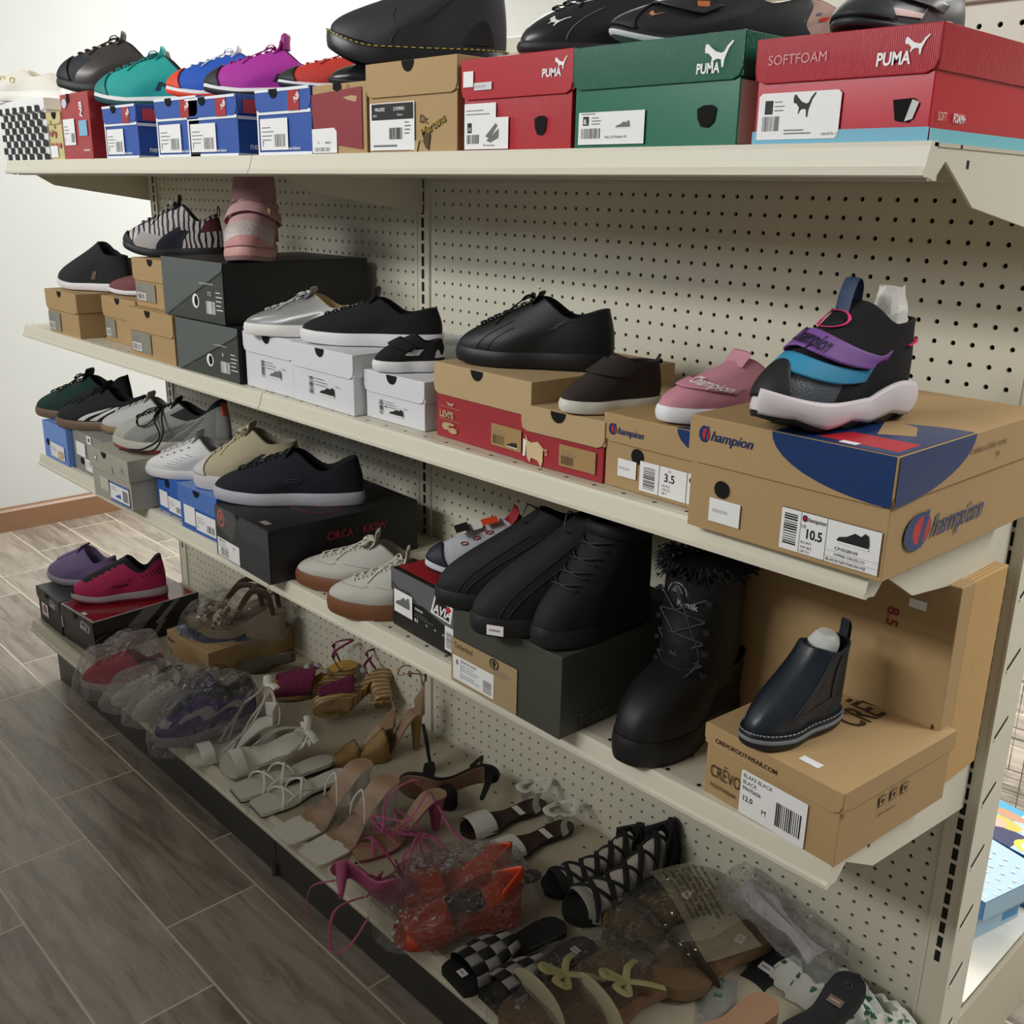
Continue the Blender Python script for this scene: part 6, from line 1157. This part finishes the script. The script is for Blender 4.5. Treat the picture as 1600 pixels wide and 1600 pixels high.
# white tissue in milky plastic
r = root('tissue_wrap', 'white tissue paper folded inside a milky plastic sleeve by the pegboard', 'tissue paper', (.985, -.058, z0+.05), -6); r.scale = (.72, .58, .7); r.rotation_euler.y = radians(8)
mb = MB(); rd = random.Random(5)
grid(mb, lambda i, j: Vector(((i-.5)*.21, (j-.5)*.07*(1+.3*sin(7*i)), .045+.035*(1-i)+.012*noise.noise(Vector((i*5, j*4, 1)))-.02*abs(j-.5))), 20, 10); o = mb.build('tissue_sheet', M('#c9c7cc', .8, 0, .4, 40), r); s = o.modifiers.new('t', 'SOLIDIFY'); s.thickness = .006
mb = MB(); R = []
for k in range(16):
    f = k/15; R.append([((f-.5)*.29, .065*cos(a*pi/12)*(1+.3*noise.noise(Vector((f*4, a, 1)))), max(0, .05+.052*sin(a*pi/12)*(1+.4*noise.noise(Vector((f*5, a*.7, 3)))))) for a in range(24)])
mb.rings(R); mb.build('plastic_sleeve', plastic(.08, '#e8e8ea', .5, 14), r)
# black slides
BSL = M('#111418', .65)
def bslide(lb, toe, hd, ry, zz, stk, rx=0):
    def ex(r, L, hw, zc):
        mb = MB(); q = Vector((.13*L, 0, zc(.1)+.0012)); mb.tube([q+Vector((.007*cos(a*pi/8), .007*sin(a*pi/8), 0)) for a in range(17)], .0006, n=4); mb.tube([q+Vector((-.004, -.003, 0)), q+Vector((.004, .003, 0))], .0006, n=4); mb.build('round_emblem', M('#4a4f54', .6), r)
        o = sticker(r, (.30*L, 0, zc(.3)+.0008), (0, 0, 90), .026, .016)
        if not stk: o.data.materials[0] = M('#6b5f50', .6)
    return sandal('flat_slide', lb, 'sandal', toe, hd, zz, L=.235, W=.088, fh=.0, thk=.022, top=BSL, side=M('#0d0f11', .6), rx=rx, ry=ry, extra=ex, group='black slides')
bslide('black slide with white price sticker beside the milky plastic sleeve', (1.00, -.285), -92, 14, z0+.004, 1)
bslide('black slide with brown sticker lying over the clover print slippers', (1.118, -.27), -90, 11, z0+.040, 0)
# clover slippers
CLV = M('#cfd0c8', .85, 0, .6, 60); GRC = M('#2d6442', .7); GRN2 = M('#5f8f1c', .6)
def clover(label, c, hd, seed, green):
    r = root('clover_slipper', label, 'slipper', (c[0], c[1], z0), hd, group='white clover print slippers'); mb = MB(); R = []
    rd = random.Random(seed)
    def S(a, f):
        k = 1-.35*f; w = 1+.05*sin(9*a+seed)+.05*sin(17*a); return Vector((.125*k*cos(a)*w, .062*k*sin(a)*w*(1+.05*cos(a)), .002+.062*f**.7+.006*sin(11*a)*f))
    for j in range(9): R.append([S(i*2*pi/56, j/8) for i in range(56)])
    R.append([S(i*2*pi/56, 1)*1 + Vector((-.018*cos(i*2*pi/56), -.010*sin(i*2*pi/56), -.004)) for i in range(56)])
    R.append([Vector((.07*cos(i*2*pi/56), .034*sin(i*2*pi/56), .022)) for i in range(56)])
    mb.rings(R); mb.build('gathered_upper', CLV, r)
    mb = MB()
    for k in range(26):
        a = rd.random()*2*pi; f = rd.uniform(.25, .95); q = S(a, f); e1 = (S(a+.05, f)-q).normalized(); e2 = (S(a, f+.04)-q).normalized(); n = e1.cross(e2).normalized()
        if n.z < 0 and n.dot(Vector((cos(a), sin(a), 0))) < 0: n = -n
        n = n if n.dot(Vector((cos(a), sin(a), .4))) > 0 else -n
        mb.add([q+n*.002+(e1*cos(t*pi/9)+e2*sin(t*pi/9))*.0085*(.55+.45*abs(cos(t*pi/6))) for t in range(18)], [tuple(range(18))])
    mb.build('clover_print', GRC, r, False)
    if green:
        mb = MB(); mb.add([(.05*cos(i*pi/10), .026*sin(i*pi/10), .027) for i in range(20)], [tuple(range(20))]); mb.build('green_insole', GRN2, r, False)
    return r
clover('white clover print slipper behind the black slide with the brown sticker', (1.075, -.075), 10, 1, 0)
clover('white clover print slipper with bright green insole next to the end upright', (1.168, -.075), 25, 2, 1)
# beige slide at the bottom edge
sandal('beige_slide', 'beige moulded slide at the bottom edge of the photo in front of the black slides', 'sandal', (1.03, -.42), -96, z0+.004, L=.24, W=.09, fh=.0, thk=.028, top=M('#a37f64', .5), side=M('#8d6c54', .5))
r = root('clear_pouch', 'small clear pouch with green print under the black slide with the price sticker', 'plastic bag', (.975, -.20, z0), -60)
mb = MB(); grid(mb, lambda i, j: Vector(((i-.5)*.11, (j-.5)*.06, .03*sin(pi*i)*sin(pi*j)+.001)), 10, 8); mb.build('film', plastic(.2, '#cfd8d6', .9, 20), r)
mb = MB(); mb.box((-.02, -.006, .0265), (.02, .006, .0275)); mb.build('green_print', GRC, r, False)
# clear film standing over the wedge sandals
bag('thin clear bag lying over the gold wedge sandals', (-.655, -.125, ZB+.071), -142, .30, .23, .10, 51, .02, '#e8e8e8', .35, .008, sc=14)
# ------------------------------------------------------------ rear side: blue boxes, basket
BLS = M('#2b6fb3', .35); BLT = M('#b7d5e6', .4); BLB = M('#3fa9d8', .35)
def bluebox(lb, x, y, z, w_, l_, h_, yaw, pic=False):
    r = root('small_carton', lb, 'box', (x, y, z), yaw); mb = MB(); mb.box((0, 0, 0), (w_, l_, h_)); mb.build('body', BLS, r, False, bevel=.001)
    tp = [('r', 0, 0, 1, 1, BLT)]+[('c', .1+.2*(i % 5)+.05*((i//5) % 2), .08+.12*(i//5), .03, .018, WHT) for i in range(35)]+[('r', .12, .3, .38, .42, WHT), ('r', .12, .42, .38, .47, M('#5a3f9a', .5)), ('r', .0, .0, .12, .2, M('#e6d94a', .4))]
    if pic: tp = [('r', 0, 0, 1, 1, BLB), ('r', .45, 0, 1, 1, BLT), ('r', 0, 0, .7, .42, M('#2a2c5e', .4)), ('c', .35, .75, .2, .1, M('#cf9a78', .5)), ('c', .35, .5, .28, .14, M('#d8c25a', .4)), ('c', .3, .42, .16, .12, M('#d9b7a8', .5)), ('c', .82, .22, .16, .16, M('#ecd94c', .4)), ('c', .86, .22, .12, .12, WHT)]+[('c', .62+.1*(i % 4), .5+.12*(i//4), .03, .02, WHT) for i in range(16)]
    decor(tp, 'top', (w_, l_, h_), r, 'top_print', .0006)
    decor([('r', 0, 0, 1, 1, M('#a9cbe2', .4)), ('r', .7, .2, .98, .9, M('#2f86bd', .4))], 'right', (w_, l_, h_), r, 'side_print', .0006)
    return r
bluebox('small blue and white carton, bottom of the stack on the rear deck', 1.085, .235, ZB+.001, .095, .155, .034, -14)
bluebox('small blue and white carton, second in the stack on the rear deck', 1.09, .238, ZB+.0355, .098, .155, .034, -14)
bluebox('small blue and white carton, top of the stack on the rear deck', 1.095, .235, ZB+.070, .115, .165, .036, -14)
bluebox('blue carton printed with a yellow flower and child picture on the rear deck', 1.06, .415, ZB+.001+.0, .16, .13, .10, -8, True)
r = root('wire_basket', 'grey wire basket on the floor behind the shelving unit', 'basket', (.98, 1.05, 0), 8)
mb = MB(); X, Y, Zb = .22, .16, .26
for z in (.01, .13, .26): mb.tube([(-X, -Y, z), (X, -Y, z), (X, Y, z), (-X, Y, z), (-X, -Y, z)], .003 if z > .2 else .002, n=6)
for k in range(12):
    x = -X+2*X*k/11; mb.tube([(x, -Y, Zb), (x, -Y, .01), (x, Y, .01), (x, Y, Zb)], .0014, n=5)
for k in range(9):
    y = -Y+2*Y*k/8; mb.tube([(-X, y, Zb), (-X, y, .01), (X, y, .01), (X, y, Zb)], .0014, n=5)
mb.build('wire_mesh', M('#9a948c', .4, .5), r)
# details move under the part they sit on
UP = {'stitching', 'logo', 'side_stripes', 'leaping_logo', 'perforation', 'side_tab', 'round_emblem', 'satin_toe_panel', 'green_heel_patch', 'orange_heel_tab', 'red_eyelet', 'eyelet', 'black_slash', 'printed_flower', 'beaded_patch', 'cat_shaped_patch', 'pink_piping', 'pink_logo_outline', 'printed_patch', 'midsole_flash'}
BD = {'front_print': 'body', 'side_print': 'body', 'label_sticker': 'body', 'top_print': 'lid', 'insole_label': 'footbed', 'edge_stitching': 'footbed', 'welt_stitching': 'sole', 'grey_midsole_line': 'sole', 'neon_insert': 'sole', 'strap_lettering': 'purple_strap', 'tongue_logo': 'padded_tongue', 'printed_warning': 'film', 'printed_marks': 'film', 'green_print': 'film', 'clover_print': 'gathered_upper'}
for o in list(C.objects):
    if o.parent or o.type != 'EMPTY': continue
    ch = {}
    for c in o.children: ch.setdefault(c.name.split('.')[0], c)
    for c in list(o.children):
        b = c.name.split('.')[0]; t = ch.get('upper') if b in UP else (ch.get(BD[b]) or ch.get('body') if b in BD else None)
        if t and t != c: c.parent = t

# ---- placement table: measured position, size and heading corrections, in metres and degrees
PLACE = [   # label fragment, shift x, shift y, length and width factor, height factor, turn
    ('big all-black skate shoe', 0.0086, -0.0338, 0.813, 0.706, -7.5),
    ('dark brown strapped child chukka', -0.0271, -0.0068, 0.757, 0.689, 21.4),
    ('pink canvas slip-on', -0.0473, 0.0232, 0.863, 0.752, 23.4),
    ('black grey high-top sneaker', 0.0033, -0.0966, 0.797, 0.724, 2.5),
    ('tiny black child sneaker', 0.0348, -0.0239, 0.798, 0.829, 13.7),
    ('black suede platform sneaker', 0.1216, -0.0349, 0.868, 0.661, -1.2),
    ('silver platform sneaker', 0.0396, -0.0352, 0.880, 0.658, 1.1),
    ('dusty pink strapped high-top', 0.0686, 0.0036, 0.962, 0.836, -2.9),
    ('black and grey zebra print', -0.1022, -0.0444, 0.800, 0.837, 1.5),
    ('black knit ankle-high sneaker', 0.0301, -0.0524, 0.898, 0.904, -18.4),
    ('grey knit sneaker peeking', -0.0336, -0.0688, 0.896, 0.898, -16.5),
    ('mauve knit sneaker', 0.0584, -0.0416, 0.867, 0.576, -11.8),
    ('navy black suede skate shoe', -0.0394, -0.0007, 0.925, 0.959, 1.9),
    ('cream high sneaker', -0.0142, 0.0077, 0.904, 0.874, 2.8),
    ('white leather sneaker with perforated', 0.0214, -0.0294, 0.889, 0.839, 0.3),
    ('light grey mesh running sneaker', 0.0393, -0.0237, 0.931, 1.041, -0.5),
    ('off-white leather sneaker with white', -0.0473, 0.0282, 0.907, 0.835, 2.1),
    ('black suede sneaker with three', -0.0201, 0.0005, 0.949, 0.980, 1.0),
    ('black and dark green ribbed', -0.0678, 0.0512, 1.008, 1.075, 7.4),
    ('looped laces beside the large black box', -0.0278, 0.0248, 0.970, 0.721, 4.2),
    ('leaning against the black and grey box', -0.0144, -0.0300, 0.886, 0.799, -7.2),
    ('white knit sneaker with navy toe', -0.0371, 0.0119, 0.897, 0.783, 4.8),
    ('plain black slip-on ankle boot, left', 0.0179, -0.0438, 0.928, 0.966, 5.1),
    ('with white price sticker on its toe', 0.0032, -0.0180, 0.946, 1.069, 4.4),
    ('tall black nubuck lace-up', -0.1050, -0.0352, 0.790, 0.874, 22.7),
    ('tall black winter boot', 0.0724, -0.0397, 0.934, 0.910, -10.9),
    ('small navy-black leather Chelsea', -0.0024, -0.0583, 0.934, 1.008, -1.3),
    ('lavender mesh sneaker', -0.0461, 0.0034, 0.940, 1.054, -2.5),
    ('hot pink knit sneaker', -0.0090, 0.0242, 0.937, 1.072, 8.9),
    ('large black leather chukka boot', -0.0418, -0.0001, 0.922, 0.922, 0.0),
    ('teal running sneaker', -0.0550, -0.0002, 0.923, 0.926, 0.0),
    ('bronze-black leather running', -0.0191, -0.0004, 0.932, 0.972, 0.0),
    ('royal blue running sneaker', -0.0759, 0.0009, 0.890, 0.760, 0.0),
    ('magenta running sneaker', -0.0670, 0.0009, 0.888, 0.745, 0.0),
    ('red-orange running sneaker', -0.0841, 0.0020, 0.848, 0.532, 0.0),
    ('black leather shoe, low', -0.0604, 0.0026, 0.852, 0.586, 0.0),
    ('black smooth leather sneaker', -0.0281, 0.0008, 0.895, 0.798, 0.0),
    ('black training sneaker with wide', -0.0356, 0.0019, 0.846, 0.528, 0.0),
    ('child shoe with glossy clear', 0.0165, 0.0014, 0.887, 0.746, 0.0),
    ('dark grey sneaker with curved', -0.1018, 0.0028, 0.799, 0.419, 27.0),
    ('white slip-on shoe with pale', -0.1039, -0.0005, 0.926, 0.940, 0.0),
    ('gold glitter pointed pump', -0.1070, -0.0434, 0.694, 1.004, 18.0),
    ('bronze pleated pointed pump', -0.0433, -0.0743, 0.688, 1.497, -1.7),
    ('white satin block heel sandal with bow', 0.0292, -0.0177, 0.954, 0.807, -6.4),
    ('white satin block heel sandal tipped', 0.0617, -0.0593, 0.815, 0.679, -14.0),
    ('square toe, the one beside the bow', 0.0031, -0.0062, 0.922, 0.933, 1.0),
    ('square toe, the one beside the clear', -0.0116, -0.0145, 0.884, 0.883, 1.0),
    ('tan insole, left of the pair', 0.0098, -0.0080, 0.944, 1.077, 2.9),
    ('tan insole, right of the pair', -0.0001, -0.0001, 0.954, 1.060, 1.9),
    ('pink lace-up heel with tan insole', -0.1159, -0.0078, 0.883, 0.940, 1.6),
    ('pink lace-up heel on its side', 0.0565, -0.0417, 0.771, 0.809, -4.2),
    ('brown insole, left of the pair', -0.0046, -0.0694, 0.839, 0.816, 10.5),
    ('brown insole, right of the pair', -0.0413, -0.0475, 0.839, 0.766, 9.1),
    ('gladiator sandal, left', 0.0102, -0.0408, 0.848, 0.733, -2.3),
    ('gladiator sandal with white paper', -0.0247, -0.0069, 0.954, 1.119, 3.6),
    ('price sticker near the deck edge', -0.0039, -0.0074, 0.938, 0.978, 6.7),
    ('nearest the camera of the woven', -0.0228, -0.0079, 0.895, 0.909, 3.8),
    ('jelly wedge shoe, nearer', -0.0150, -0.0069, 0.984, 0.869, -1.3),
    ('jelly wedge shoe, farther', -0.0022, -0.0123, 0.942, 0.695, -9.6),
    ('crumpled clear bag over the red', 0.0465, -0.0698, 0.823, 1.193, 0.0),
    ('second bag from the left', -0.0119, -0.0458, 0.812, 0.904, 0.0),
    ('third bag from the left', -0.0031, -0.0302, 0.817, 1.021, 0.0),
    ('large shiny clear bag over the purple', 0.0388, -0.0446, 0.766, 1.179, 0.0),
    ('bright red-pink sneaker inside', 0.0414, -0.0884, 0.828, 0.939, 2.0),
    ('inside the second clear', -0.0418, -0.0798, 0.803, 0.710, 8.0),
    ('inside the third clear', -0.0576, -0.0652, 0.827, 0.896, 6.4),
    ('purple and white sneaker with navy', -0.0811, -0.0628, 0.873, 0.950, 7.6),
    ('glossy clear bag around the two', -0.0249, 0.0107, 0.894, 0.757, 0.0),
    ('crumpled bag over the tan mules', -0.0243, 0.0273, 0.986, 0.550, 0.0),
    ('large clear bag over the pair of brown', -0.0214, 0.0243, 0.967, 0.820, 0.0),
    ('black stiletto lying', 0.0516, -0.0626, 0.933, 0.991, 0.7),
    ('black mule standing', -0.0325, -0.0165, 0.931, 0.994, 0.0),
    ('round black shoe heel', 0.0520, -0.0154, 0.909, 0.956, 0.0),
    ('wooden block heel, standing', 0.0305, -0.0023, 0.945, 0.944, 4.0),
    ('magenta woven clog lying', -0.0030, -0.0294, 0.872, 1.044, 10.0),
    ('rear left of the pair on the flat', -0.1008, 0.0408, 0.999, 1.150, 11.5),
    ('nearer of the pair on the flat', -0.1006, 0.0092, 0.956, 1.281, 3.0),
    ('black slide with white price', -0.0149, 0.0294, 0.931, 0.932, -0.5),
    ('black slide with brown sticker', 0.0044, -0.0101, 0.914, 0.913, 0.4),
    ('white clover print slipper behind', 0.0120, 0.0074, 0.725, 0.688, 0.0),
    ('white clover print slipper with bright', -0.0124, 0.0209, 0.543, 0.491, 0.0),
    ('beige moulded', -0.0120, 0.0252, 0.881, 0.874, 1.9),
    ('yellowish plastic film', -0.0387, -0.0759, 0.954, 0.784, 0.0),
]
for key, dx, dy, s, sz, dh in PLACE:
    for o in list(C.objects):
        if not o.parent and 'label' in o and key in o['label'] and 'box' not in o['category']:
            o.location.x += dx; o.location.y += dy; o.scale = (s, s, sz)
            if dh:
                e = (Matrix.Rotation(radians(dh), 3, 'Z') @ o.rotation_euler.to_matrix()).to_euler(); o.rotation_euler = e
            break
